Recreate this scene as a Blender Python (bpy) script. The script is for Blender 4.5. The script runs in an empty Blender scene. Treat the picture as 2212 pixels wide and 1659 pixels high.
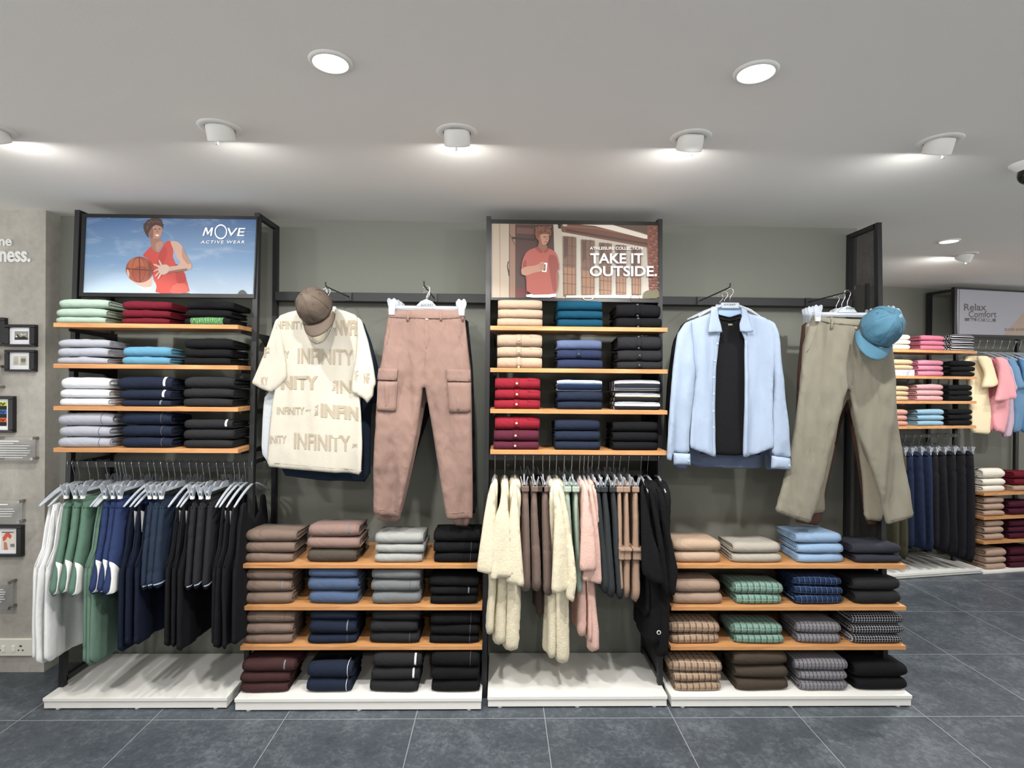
import bpy, math, random
import numpy as np
from mathutils import Vector, Matrix, noise, geometry

random.seed(7)
D = bpy.data
COL = bpy.context.scene.collection
SC = bpy.context.scene
R = math.radians

# ------------------------------------------------------------------ camera
W_PX, H_PX, F_PX = 2212.0, 1659.0, 1210.0
CAM = Vector((0, 0, 1.57))
VPX, VPY, ROLL = 1079.0, 822.0, 0.009
_yc = Vector(((VPX - W_PX / 2) / F_PX, (VPY - H_PX / 2) / F_PX, 1)).normalized()
_zc = Vector((ROLL, -1, 0))
_zc = (_zc - _zc.dot(_yc) * _yc).normalized()
_xc = _yc.cross(_zc)
c_right = Vector((_xc.x, _yc.x, _zc.x)); c_down = Vector((_xc.y, _yc.y, _zc.y)); c_fwd = Vector((_xc.z, _yc.z, _zc.z))
cam = D.objects.new('camera', D.cameras.new('camera'))
COL.objects.link(cam)
cam.data.sensor_width = 36; cam.data.lens = F_PX / W_PX * 36; cam.data.clip_start = 0.05
m = Matrix((c_right, -c_down, -c_fwd)).transposed().to_4x4()
m.translation = CAM
cam.matrix_world = m
SC.camera = cam

# ------------------------------------------------------------------ world, view
SC.view_settings.view_transform = 'Standard'
SC.view_settings.look = 'None'
SC.view_settings.gamma = 1
SC.view_settings.use_curve_mapping = False
SC.view_settings.exposure = -0.22
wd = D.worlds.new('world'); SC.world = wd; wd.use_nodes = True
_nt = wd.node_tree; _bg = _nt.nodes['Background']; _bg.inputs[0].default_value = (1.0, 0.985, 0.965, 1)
# added fill light: world stronger below eye level, weaker above, to brighten the ceiling
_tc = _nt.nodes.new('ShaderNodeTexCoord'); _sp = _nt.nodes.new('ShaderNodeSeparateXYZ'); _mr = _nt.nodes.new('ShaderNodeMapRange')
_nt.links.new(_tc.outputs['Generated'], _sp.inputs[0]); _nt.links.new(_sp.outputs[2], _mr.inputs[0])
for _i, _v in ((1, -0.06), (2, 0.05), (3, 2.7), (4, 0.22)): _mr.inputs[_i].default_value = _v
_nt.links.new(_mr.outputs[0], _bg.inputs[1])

CEIL = 2.447
SPOT_W, SPILL_W, DOWN_W = 26, 5.0, 34

def ray(x, y):
    d = c_fwd + c_right * ((x - W_PX / 2) / F_PX) + c_down * ((y - H_PX / 2) / F_PX)
    return d
def PP(x, y, pt, n):
    d = ray(x, y); n = Vector(n)
    return CAM + d * ((Vector(pt) - CAM).dot(n) / d.dot(n))
def P(x, y, Y): return PP(x, y, (0, Y, 0), (0, 1, 0))
def PZ(x, y, z): return PP(x, y, (0, 0, z), (0, 0, 1))
def PX(x, y, X): return PP(x, y, (X, 0, 0), (1, 0, 0))
# a plane = (point, unit u (right), unit n (towards camera))
def plane_y(Y): return (Vector((0, Y, 0)), Vector((1, 0, 0)), Vector((0, -1, 0)))
def plane_lean(Y0, k):            # Y = Y0 + k z
    n = Vector((0, -1, k)).normalized(); return (Vector((0, Y0, 0)), Vector((1, 0, 0)), n)
def plane_turn(pt, a):            # vertical plane whose u axis is turned by a
    return (Vector(pt), Vector((math.cos(a), math.sin(a), 0)), Vector((math.sin(a), -math.cos(a), 0)))
def plane_x(X): return (Vector((X, 0, 0)), Vector((0, 1, 0)), Vector((1, 0, 0)))   # faces +X, u runs away from camera
def on(pl, x, y): return PP(x, y, pl[0], pl[2])
def crop(s, ox, oy): return lambda pts: [(x / s + ox, y / s + oy) for x, y in pts]
cA = crop(2.765, 0, 420); cB = crop(2.675, 60, 960); cC = crop(2.675, 520, 560); cD = crop(3.686, 490, 1110)
cE = crop(2.963, 1020, 440); cF = crop(2.86, 1000, 970); cG = crop(2.86, 1420, 580)
cI = crop(3.317, 1840, 440); cJ = crop(4.365, 1900, 900)

# ------------------------------------------------------------------ materials
def lin(c):
    return tuple((v / 255 / 12.92) if v / 255 <= .04045 else ((v / 255 + .055) / 1.055) ** 2.4 for v in c) + (1,)
MATS = {}
def newmat(name):
    m = D.materials.new(name); m.use_nodes = True
    return m, m.node_tree, m.node_tree.nodes['Principled BSDF']
def N(nt, t, **kw):
    n = nt.nodes.new(t)
    for k, v in kw.items():
        if k in n.inputs: n.inputs[k].default_value = v
        else: setattr(n, k, v)
    return n
def plain(name, c, rough=.5, metal=0, spec=.5, **kw):
    if name in MATS: return MATS[name]
    m, nt, b = newmat(name)
    b.inputs['Base Color'].default_value = lin(c)
    b.inputs['Roughness'].default_value = rough; b.inputs['Metallic'].default_value = metal
    b.inputs['Specular IOR Level'].default_value = spec
    for k, v in kw.items(): b.inputs[k.replace('_', ' ')].default_value = v
    MATS[name] = m
    return m
def fabric(name, c, var=.12, rough=.92, wr=.35, scale=9, stretch=(1, 1, 1)):
    """woven cloth: colour mottling, thread bump and soft creases"""
    if name in MATS: return MATS[name]
    m, nt, b = newmat(name)
    tc = N(nt, 'ShaderNodeTexCoord'); mp = N(nt, 'ShaderNodeMapping'); mp.inputs['Scale'].default_value = stretch
    nt.links.new(tc.outputs['Object'], mp.inputs[0])
    n1 = N(nt, 'ShaderNodeTexNoise', Scale=260.0, Detail=2.0); n2 = N(nt, 'ShaderNodeTexNoise', Scale=float(scale), Detail=4.0, Roughness=.55, Distortion=.8)
    nt.links.new(tc.outputs['Object'], n1.inputs[0]); nt.links.new(mp.outputs[0], n2.inputs[0])
    mx = N(nt, 'ShaderNodeMix', data_type='RGBA')
    l = lin(c)
    mx.inputs[6].default_value = tuple(v * (1 - var) for v in l[:3]) + (1,)
    mx.inputs[7].default_value = tuple(min(1, v * (1 + var)) for v in l[:3]) + (1,)
    nt.links.new(n1.outputs[0], mx.inputs[0]); nt.links.new(mx.outputs[2], b.inputs['Base Color'])
    b1 = N(nt, 'ShaderNodeBump', Strength=.25, Distance=.0015); b2 = N(nt, 'ShaderNodeBump', Strength=wr, Distance=.012)
    nt.links.new(n1.outputs[0], b1.inputs['Height']); nt.links.new(n2.outputs[0], b2.inputs['Height'])
    nt.links.new(b1.outputs[0], b2.inputs['Normal']); nt.links.new(b2.outputs[0], b.inputs['Normal'])
    b.inputs['Roughness'].default_value = rough; b.inputs['Specular IOR Level'].default_value = .12
    b.inputs['Sheen Weight'].default_value = .05 if sum(c) > 240 else 0
    MATS[name] = m
    return m
def plaid(name, base, dark, light, px=.016, py=.014, lw=.25):
    """checked cloth in UV metres: wide dark bands and thin light lines both ways"""
    if name in MATS: return MATS[name]
    m = fabric(name, base, var=.05); nt = m.node_tree; b = nt.nodes['Principled BSDF']
    uv = N(nt, 'ShaderNodeUVMap'); sp = N(nt, 'ShaderNodeSeparateXYZ'); nt.links.new(uv.outputs[0], sp.inputs[0])
    def band(out, per, frac, ph=0):
        a = N(nt, 'ShaderNodeMath', operation='MULTIPLY_ADD'); a.inputs[1].default_value = 1 / per; a.inputs[2].default_value = ph + 50
        nt.links.new(sp.outputs[out], a.inputs[0])
        f = N(nt, 'ShaderNodeMath', operation='FRACT'); nt.links.new(a.outputs[0], f.inputs[0])
        l = N(nt, 'ShaderNodeMath', operation='LESS_THAN'); l.inputs[1].default_value = frac; nt.links.new(f.outputs[0], l.inputs[0])
        return l
    cur = None
    src = b.inputs['Base Color'].links[0].from_socket
    for out, per, frac, ph, c, w in ((0, px, .5, 0, dark, .72), (1, py, .5, 0, dark, .34), (0, px, lw * .5, .68, light, .75), (1, py, lw * .5, .68, light, .55)):
        l = band(out, per, frac, ph)
        k = N(nt, 'ShaderNodeMath', operation='MULTIPLY'); k.inputs[1].default_value = w; nt.links.new(l.outputs[0], k.inputs[0])
        x = N(nt, 'ShaderNodeMix', data_type='RGBA'); x.inputs[7].default_value = lin(c)
        nt.links.new(k.outputs[0], x.inputs[0]); nt.links.new(src, x.inputs[6]); src = x.outputs[2]
    nt.links.new(src, b.inputs['Base Color'])
    return m
def stripes(name, cols, pos):
    """stripes round the fold (UV v in metres from the top front), constant ramp"""
    if name in MATS: return MATS[name]
    m = fabric(name, cols[0], var=.04); nt = m.node_tree; b = nt.nodes['Principled BSDF']
    uv = N(nt, 'ShaderNodeUVMap'); sp = N(nt, 'ShaderNodeSeparateXYZ'); nt.links.new(uv.outputs[0], sp.inputs[0])
    a = N(nt, 'ShaderNodeMath', operation='MULTIPLY_ADD'); a.inputs[1].default_value = 1 / .06; a.inputs[2].default_value = 20
    nt.links.new(sp.outputs[1], a.inputs[0]); f = N(nt, 'ShaderNodeMath', operation='FRACT'); nt.links.new(a.outputs[0], f.inputs[0])
    r = N(nt, 'ShaderNodeValToRGB'); r.color_ramp.interpolation = 'CONSTANT'
    e = r.color_ramp.elements
    while len(e) < len(cols): e.new(.5)
    for i, (c, p) in enumerate(zip(cols, pos)): e[i].position = p
    for i, (c, p) in enumerate(zip(cols, pos)): e[i].color = lin(c)
    nt.links.new(f.outputs[0], r.inputs[0]); nt.links.new(r.outputs[0], b.inputs['Base Color'])
    return m

M_wall = fabric('painted_wall', (127, 129, 121), var=.03, rough=.8, wr=.02)
M_ceil = fabric('painted_ceiling', (243, 241, 236), var=.015, rough=.85, wr=.02)
def mat_concrete():
    m, nt, b = newmat('concrete_plaster')
    tc = N(nt, 'ShaderNodeTexCoord'); mp = N(nt, 'ShaderNodeMapping'); mp.inputs['Scale'].default_value = (1, 1, .45)
    nt.links.new(tc.outputs['Object'], mp.inputs[0])
    n1 = N(nt, 'ShaderNodeTexNoise', Scale=5.0, Detail=8.0, Roughness=.65, Distortion=.6); n2 = N(nt, 'ShaderNodeTexNoise', Scale=26.0, Detail=6.0, Roughness=.7)
    nt.links.new(mp.outputs[0], n1.inputs[0]); nt.links.new(tc.outputs['Object'], n2.inputs[0])
    r = N(nt, 'ShaderNodeValToRGB'); e = r.color_ramp.elements
    e[0].position = .3; e[0].color = lin((150, 145, 137)); e[1].position = .72; e[1].color = lin((194, 190, 182))
    ad = N(nt, 'ShaderNodeMath', operation='MULTIPLY_ADD'); ad.inputs[1].default_value = .35; nt.links.new(n2.outputs[0], ad.inputs[0])
    s = N(nt, 'ShaderNodeMath', operation='MULTIPLY'); s.inputs[1].default_value = .65; nt.links.new(n1.outputs[0], s.inputs[0]); nt.links.new(s.outputs[0], ad.inputs[2])
    nt.links.new(ad.outputs[0], r.inputs[0]); nt.links.new(r.outputs[0], b.inputs['Base Color']); b.inputs['Roughness'].default_value = .8
    return m
M_conc = mat_concrete()
def mat_floor():
    m, nt, b = newmat('slate_floor_tiles')
    tc = N(nt, 'ShaderNodeNewGeometry'); sp = N(nt, 'ShaderNodeSeparateXYZ'); nt.links.new(tc.outputs['Position'], sp.inputs[0])
    T = .6013
    p0 = PZ(1177, 1551.5, 0)                       # a tile crossing seen in the photo
    def grout(out, off):
        a = N(nt, 'ShaderNodeMath', operation='MULTIPLY_ADD'); a.inputs[1].default_value = 1 / T; a.inputs[2].default_value = 40 - off / T
        nt.links.new(sp.outputs[out], a.inputs[0]); f = N(nt, 'ShaderNodeMath', operation='FRACT'); nt.links.new(a.outputs[0], f.inputs[0])
        s = N(nt, 'ShaderNodeMath', operation='SUBTRACT'); s.inputs[1].default_value = .5; nt.links.new(f.outputs[0], s.inputs[0])
        ab = N(nt, 'ShaderNodeMath', operation='ABSOLUTE'); nt.links.new(s.outputs[0], ab.inputs[0])
        g = N(nt, 'ShaderNodeMath', operation='GREATER_THAN'); g.inputs[1].default_value = .5 - .0018 / T; nt.links.new(ab.outputs[0], g.inputs[0])
        fl = N(nt, 'ShaderNodeMath', operation='FLOOR'); nt.links.new(a.outputs[0], fl.inputs[0])
        return g, fl
    gx, fx = grout(0, p0.x); gy, fy = grout(1, p0.y)
    g = N(nt, 'ShaderNodeMath', operation='MAXIMUM'); nt.links.new(gx.outputs[0], g.inputs[0]); nt.links.new(gy.outputs[0], g.inputs[1])
    cell = N(nt, 'ShaderNodeCombineXYZ'); nt.links.new(fx.outputs[0], cell.inputs[0]); nt.links.new(fy.outputs[0], cell.inputs[1])
    wn = N(nt, 'ShaderNodeTexWhiteNoise'); nt.links.new(cell.outputs[0], wn.inputs[0])
    va = N(nt, 'ShaderNodeVectorMath', operation='MULTIPLY_ADD'); va.inputs[1].default_value = (7, 7, 7)
    nt.links.new(wn.outputs['Color'], va.inputs[0]); nt.links.new(tc.outputs['Position'], va.inputs[2])
    n1 = N(nt, 'ShaderNodeTexNoise', Scale=4.5, Detail=9.0, Roughness=.7, Distortion=.4); nt.links.new(va.outputs[0], n1.inputs[0])
    n2 = N(nt, 'ShaderNodeTexNoise', Scale=38.0, Detail=8.0, Roughness=.75, Distortion=.5); nt.links.new(va.outputs[0], n2.inputs[0])
    av = N(nt, 'ShaderNodeMath', operation='MULTIPLY_ADD'); av.inputs[1].default_value = .5; nt.links.new(n1.outputs[0], av.inputs[0])
    hv = N(nt, 'ShaderNodeMath', operation='MULTIPLY'); hv.inputs[1].default_value = .5; nt.links.new(n2.outputs[0], hv.inputs[0]); nt.links.new(hv.outputs[0], av.inputs[2])
    r = N(nt, 'ShaderNodeValToRGB'); e = r.color_ramp.elements
    e[0].position = .33; e[0].color = lin((52, 58, 64)); e[1].position = .70; e[1].color = lin((114, 122, 127))
    k = e.new(.5); k.color = lin((73, 80, 87))
    nt.links.new(av.outputs[0], r.inputs[0])
    mx = N(nt, 'ShaderNodeMix', data_type='RGBA'); mx.inputs[7].default_value = lin((142, 147, 149))
    nt.links.new(g.outputs[0], mx.inputs[0]); nt.links.new(r.outputs[0], mx.inputs[6]); nt.links.new(mx.outputs[2], b.inputs['Base Color'])
    bp = N(nt, 'ShaderNodeBump', Strength=.25, Distance=.003); nt.links.new(n2.outputs[0], bp.inputs['Height']); nt.links.new(bp.outputs[0], b.inputs['Normal'])
    b.inputs['Roughness'].default_value = .42; b.inputs['Specular IOR Level'].default_value = .45
    return m
M_floor = mat_floor()
def mat_oak():
    m, nt, b = newmat('oak_board')
    tc = N(nt, 'ShaderNodeTexCoord'); mp = N(nt, 'ShaderNodeMapping'); mp.inputs['Scale'].default_value = (1.2, 14, 14)
    nt.links.new(tc.outputs['Object'], mp.inputs[0]); n = N(nt, 'ShaderNodeTexNoise', Scale=3.0, Detail=6.0, Distortion=1.5); nt.links.new(mp.outputs[0], n.inputs[0])
    r = N(nt, 'ShaderNodeValToRGB'); e = r.color_ramp.elements
    e[0].position = .3; e[0].color = lin((172, 118, 70)); e[1].position = .7; e[1].color = lin((198, 148, 98))
    nt.links.new(n.outputs[0], r.inputs[0]); nt.links.new(r.outputs[0], b.inputs['Base Color']); b.inputs['Roughness'].default_value = .5
    return m
M_oak = mat_oak()
M_black = plain('black_steel', (30, 31, 33), .42)
M_bar = plain('black_bar', (40, 41, 43), .55)
M_white = plain('white_laminate', (226, 225, 220), .45)
M_backp = plain('dark_back_panel', (92, 90, 84), .8)
M_chrome = plain('chrome', (215, 215, 215), .18, metal=1)
M_clear = plain('clear_plastic', (225, 232, 240), .12, spec=.6, Transmission_Weight=.55, IOR=1.45)
M_clip = plain('clip_plastic', (214, 220, 228), .15, spec=.7, Transmission_Weight=.6, IOR=1.45)
M_tag = plain('white_tag', (232, 232, 230), .7)
M_fitting = plain('white_fitting', (234, 233, 229), .5)
def emit(name, c, s):
    m, nt, b = newmat(name); b.inputs['Base Color'].default_value = lin(c)
    b.inputs['Emission Color'].default_value = lin(c); b.inputs['Emission Strength'].default_value = s
    return m
M_lens = emit('lamp_lens', (255, 250, 240), 9)
def mat_mesh():
    m, nt, b = newmat('perforated_steel')
    b.inputs['Base Color'].default_value = lin((38, 38, 39)); b.inputs['Roughness'].default_value = .6
    tc = N(nt, 'ShaderNodeTexCoord'); mp = N(nt, 'ShaderNodeMapping'); mp.inputs['Rotation'].default_value = (R(45), 0, 0)
    nt.links.new(tc.outputs['Object'], mp.inputs[0])
    ck = N(nt, 'ShaderNodeTexVoronoi', Scale=170.0, Randomness=0.0); nt.links.new(mp.outputs[0], ck.inputs[0])
    lt = N(nt, 'ShaderNodeMath', operation='GREATER_THAN'); lt.inputs[1].default_value = .33; nt.links.new(ck.outputs['Distance'], lt.inputs[0])
    nt.links.new(lt.outputs[0], b.inputs['Alpha'])
    return m
M_mesh = mat_mesh()

# ------------------------------------------------------------------ mesh tools
class MB:
    def __init__(s): s.v = []; s.f = []; s.mi = []; s.uv = []; s.hasuv = False
    def add(s, vs, fs, mi=0, uv=None):
        o = len(s.v); s.v += [tuple(v) for v in vs]; s.f += [tuple(i + o for i in f) for f in fs]; s.mi += [mi] * len(fs)
        if uv is not None: s.hasuv = True; s.uv += list(uv)
        else: s.uv += [(0, 0)] * len(vs)
        return s
    def box(s, c, h, ax=None, mi=0, bev=0):
        c = Vector(c); ax = ax or (Vector((1, 0, 0)), Vector((0, 1, 0)), Vector((0, 0, 1)))
        if bev <= 0:
            vs = [c + ax[0] * (h[0] * i) + ax[1] * (h[1] * j) + ax[2] * (h[2] * k) for i in (-1, 1) for j in (-1, 1) for k in (-1, 1)]
            fs = [(0, 1, 3, 2), (4, 6, 7, 5), (0, 4, 5, 1), (2, 3, 7, 6), (0, 2, 6, 4), (1, 5, 7, 3)]
            return s.add(vs, fs, mi)
        b = bev; vs = []; idx = {}
        for i in (-1, 1):
            for j in (-1, 1):
                for k in (-1, 1):
                    for a in range(3):
                        q = [i * (h[0] - b), j * (h[1] - b), k * (h[2] - b)]; q[a] = (i, j, k)[a] * h[a]
                        idx[(i, j, k, a)] = len(vs); vs.append(c + ax[0] * q[0] + ax[1] * q[1] + ax[2] * q[2])
        fs = []
        for a in range(3):
            o = [x for x in range(3) if x != a]
            for sg in (-1, 1):
                r = []
                for p, q in ((-1, -1), (1, -1), (1, 1), (-1, 1)):
                    t = [0, 0, 0]; t[a] = sg; t[o[0]] = p; t[o[1]] = q; r.append(idx[(*t, a)])
                fs.append(tuple(r))
            # edges along axis a
            for p in (-1, 1):
                for q in (-1, 1):
                    t0 = [0, 0, 0]; t1 = [0, 0, 0]; t0[a] = -1; t1[a] = 1
                    for t in (t0, t1): t[o[0]] = p; t[o[1]] = q
                    fs.append((idx[(*t0, o[0])], idx[(*t1, o[0])], idx[(*t1, o[1])], idx[(*t0, o[1])]))
        for i in (-1, 1):
            for j in (-1, 1):
                for k in (-1, 1): fs.append((idx[(i, j, k, 0)], idx[(i, j, k, 1)], idx[(i, j, k, 2)]))
        return s.add(vs, fs, mi)
    def bar(s, a, b, w, d=None, mi=0, up=(0, 0, 1)):
        a, b = Vector(a), Vector(b); d = d or w
        z = (b - a).normalized(); x = z.cross(Vector(up))
        if x.length < .01: x = z.cross(Vector((0, 1, 0)))
        x.normalize(); y = z.cross(x)
        return s.box((a + b) / 2, (w / 2, d / 2, (b - a).length / 2), (x, y, z), mi)
    def tube(s, pts, r, n=8, mi=0, cap=True):
        pts = [Vector(p) for p in pts]; rs = r if isinstance(r, (list, tuple)) else [r] * len(pts)
        vs = []; prev = None
        for i, p in enumerate(pts):
            t = (pts[min(i + 1, len(pts) - 1)] - pts[max(i - 1, 0)]).normalized()
            x = (prev - prev.dot(t) * t) if prev else t.orthogonal()
            x.normalize(); prev = x; y = t.cross(x)
            for k in range(n):
                a = 2 * math.pi * k / n; vs.append(p + x * (rs[i] * math.cos(a)) + y * (rs[i] * math.sin(a)))
        fs = [(i * n + k, i * n + (k + 1) % n, (i + 1) * n + (k + 1) % n, (i + 1) * n + k) for i in range(len(pts) - 1) for k in range(n)]
        if cap: fs += [tuple(reversed(range(n))), tuple(range((len(pts) - 1) * n, len(pts) * n))]
        return s.add(vs, fs, mi)
    def lathe(s, prof, c=(0, 0, 0), ax=(0, 0, 1), n=32, mi=0):
        c = Vector(c); z = Vector(ax).normalized(); x = z.orthogonal().normalized(); y = z.cross(x); vs = []
        for r, h in prof:
            for k in range(n):
                a = 2 * math.pi * k / n; vs.append(c + z * h + x * (r * math.cos(a)) + y * (r * math.sin(a)))
        fs = [(i * n + k, i * n + (k + 1) % n, (i + 1) * n + (k + 1) % n, (i + 1) * n + k) for i in range(len(prof) - 1) for k in range(n)]
        return s.add(vs, fs, mi)
    def poly(s, pts, mi=0):
        """a flat polygon (concave allowed)"""
        pts = [Vector(p) for p in pts]
        tri = geometry.tessellate_polygon([pts])
        return s.add(pts, [tuple(t) for t in tri], mi)
    def build(s, name, mats, parent=None, smooth=False, kind=None):
        vs = np.array(s.v)
        if parent is not None: o0 = parent_loc(parent)
        else: o0 = Vector(((vs[:, 0].min() + vs[:, 0].max()) / 2, (vs[:, 1].min() + vs[:, 1].max()) / 2, vs[:, 2].min()))
        me = D.meshes.new(name)
        me.from_pydata([(v[0] - o0.x, v[1] - o0.y, v[2] - o0.z) for v in s.v], [], s.f)
        if not isinstance(mats, (list, tuple)): mats = [mats]
        for mt in mats: me.materials.append(mt)
        me.polygons.foreach_set('material_index', s.mi)
        if smooth: me.polygons.foreach_set('use_smooth', [True] * len(s.f))
        if s.hasuv:
            ul = me.uv_layers.new(name='UVMap'); li = np.empty(len(me.loops), dtype=np.int32); me.loops.foreach_get('vertex_index', li)
            ul.data.foreach_set('uv', np.array(s.uv)[li].ravel())
        me.update()
        o = D.objects.new(name, me); COL.objects.link(o)
        if parent is not None: o.parent = parent
        else: o.location = o0
        if kind: o['kind'] = kind
        return o
def parent_loc(p):
    v = Vector((0, 0, 0))
    while p is not None: v += p.location; p = p.parent
    return v
def tag(o, label, cat, group=None):
    o['label'] = label; o['category'] = cat
    if group: o['group'] = group
    return o
def thing(name, loc, label, cat, group=None):
    o = D.objects.new(name, None); o.empty_display_size = .05; o.location = loc; COL.objects.link(o)
    return tag(o, label, cat, group)
def struct(o): o['kind'] = 'structure'; return o
def copy_tree(o, loc=None, parent=None):
    c = o.copy(); COL.objects.link(c); c.parent = parent
    if loc is not None: c.location = loc
    for ch in [x for x in D.objects if x.parent == o]: copy_tree(ch, None, c)
    return c

_fc = {}
def text2d(s, bold=0.0, shear=0.0, spacing=1.0):
    """letter shapes as 2D verts and triangles, scaled to a unit box"""
    key = (s, bold, shear, spacing)
    if key in _fc: return _fc[key]
    cu = D.curves.new('t', 'FONT'); cu.body = s; cu.offset = bold; cu.shear = shear; cu.space_character = spacing; cu.resolution_u = 4
    ob = D.objects.new('t', cu); COL.objects.link(ob)
    dg = bpy.context.evaluated_depsgraph_get(); me = D.meshes.new_from_object(ob.evaluated_get(dg))
    me.calc_loop_triangles()
    v = np.array([tuple(p.co)[:2] for p in me.vertices]); t = [tuple(x.vertices) for x in me.loop_triangles]
    mn, mx = v.min(0), v.max(0); v = (v - mn) / (mx - mn)
    D.objects.remove(ob); D.curves.remove(cu); D.meshes.remove(me)
    _fc[key] = (v, t); return _fc[key]
def text_px(mb, pl, s, box, lift=.001, mi=0, bold=.02, shear=0, spacing=1, rot=0, surf=None, slope=0):
    """lay text over a pixel box (x0,y0,x1,y1) unprojected on plane pl"""
    v, t = text2d(s, bold, shear, spacing); x0, y0, x1, y1 = box; vs = []
    for a, b in v:
        if rot: px, py = x1 - (x1 - x0) * (1 - b), y1 - (y1 - y0) * a
        else: px, py = x0 + (x1 - x0) * a, y1 - (y1 - y0) * b
        py += slope * (px - x0)
        q = on(pl, px, py)
        if surf: q = surf(q, lift)
        else: q = q + pl[2] * lift
        vs.append(q)
    mb.add(vs, t, mi)

def resample(pts, step):
    out = []
    for i in range(len(pts)):
        a, b = np.array(pts[i]), np.array(pts[(i + 1) % len(pts)]); n = max(1, int(round(np.linalg.norm(b - a) / step)))
        for k in range(n): out.append(a + (b - a) * k / n)
    return np.array(out)
def smooth_outline(pts, it=1, keep=.12):
    for _ in range(it):
        o = []
        for i in range(len(pts)):
            a, b = np.array(pts[i]), np.array(pts[(i + 1) % len(pts)])
            o += [tuple(a * (1 - keep) + b * keep), tuple(a * keep + b * (1 - keep))]
        pts = o
    return pts
def segdist(p, poly):
    a = poly; b = np.roll(poly, -1, 0); ab = b - a; L = (ab ** 2).sum(1) + 1e-12
    t = np.clip(((p[:, None, :] - a[None]) * ab[None]).sum(2) / L[None], 0, 1)
    return np.sqrt(((p[:, None, :] - (a[None] + ab[None] * t[..., None])) ** 2).sum(2)).min(1)
def inside(p, poly):
    x, y = p[:, 0], p[:, 1]; c = np.zeros(len(p), bool); n = len(poly)
    for i in range(n):
        x1, y1 = poly[i]; x2, y2 = poly[(i + 1) % n]
        if y1 == y2: continue
        k = ((y1 > y) != (y2 > y)) & (x < (x2 - x1) * (y - y1) / (y2 - y1) + x1); c ^= k
    return c
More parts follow.
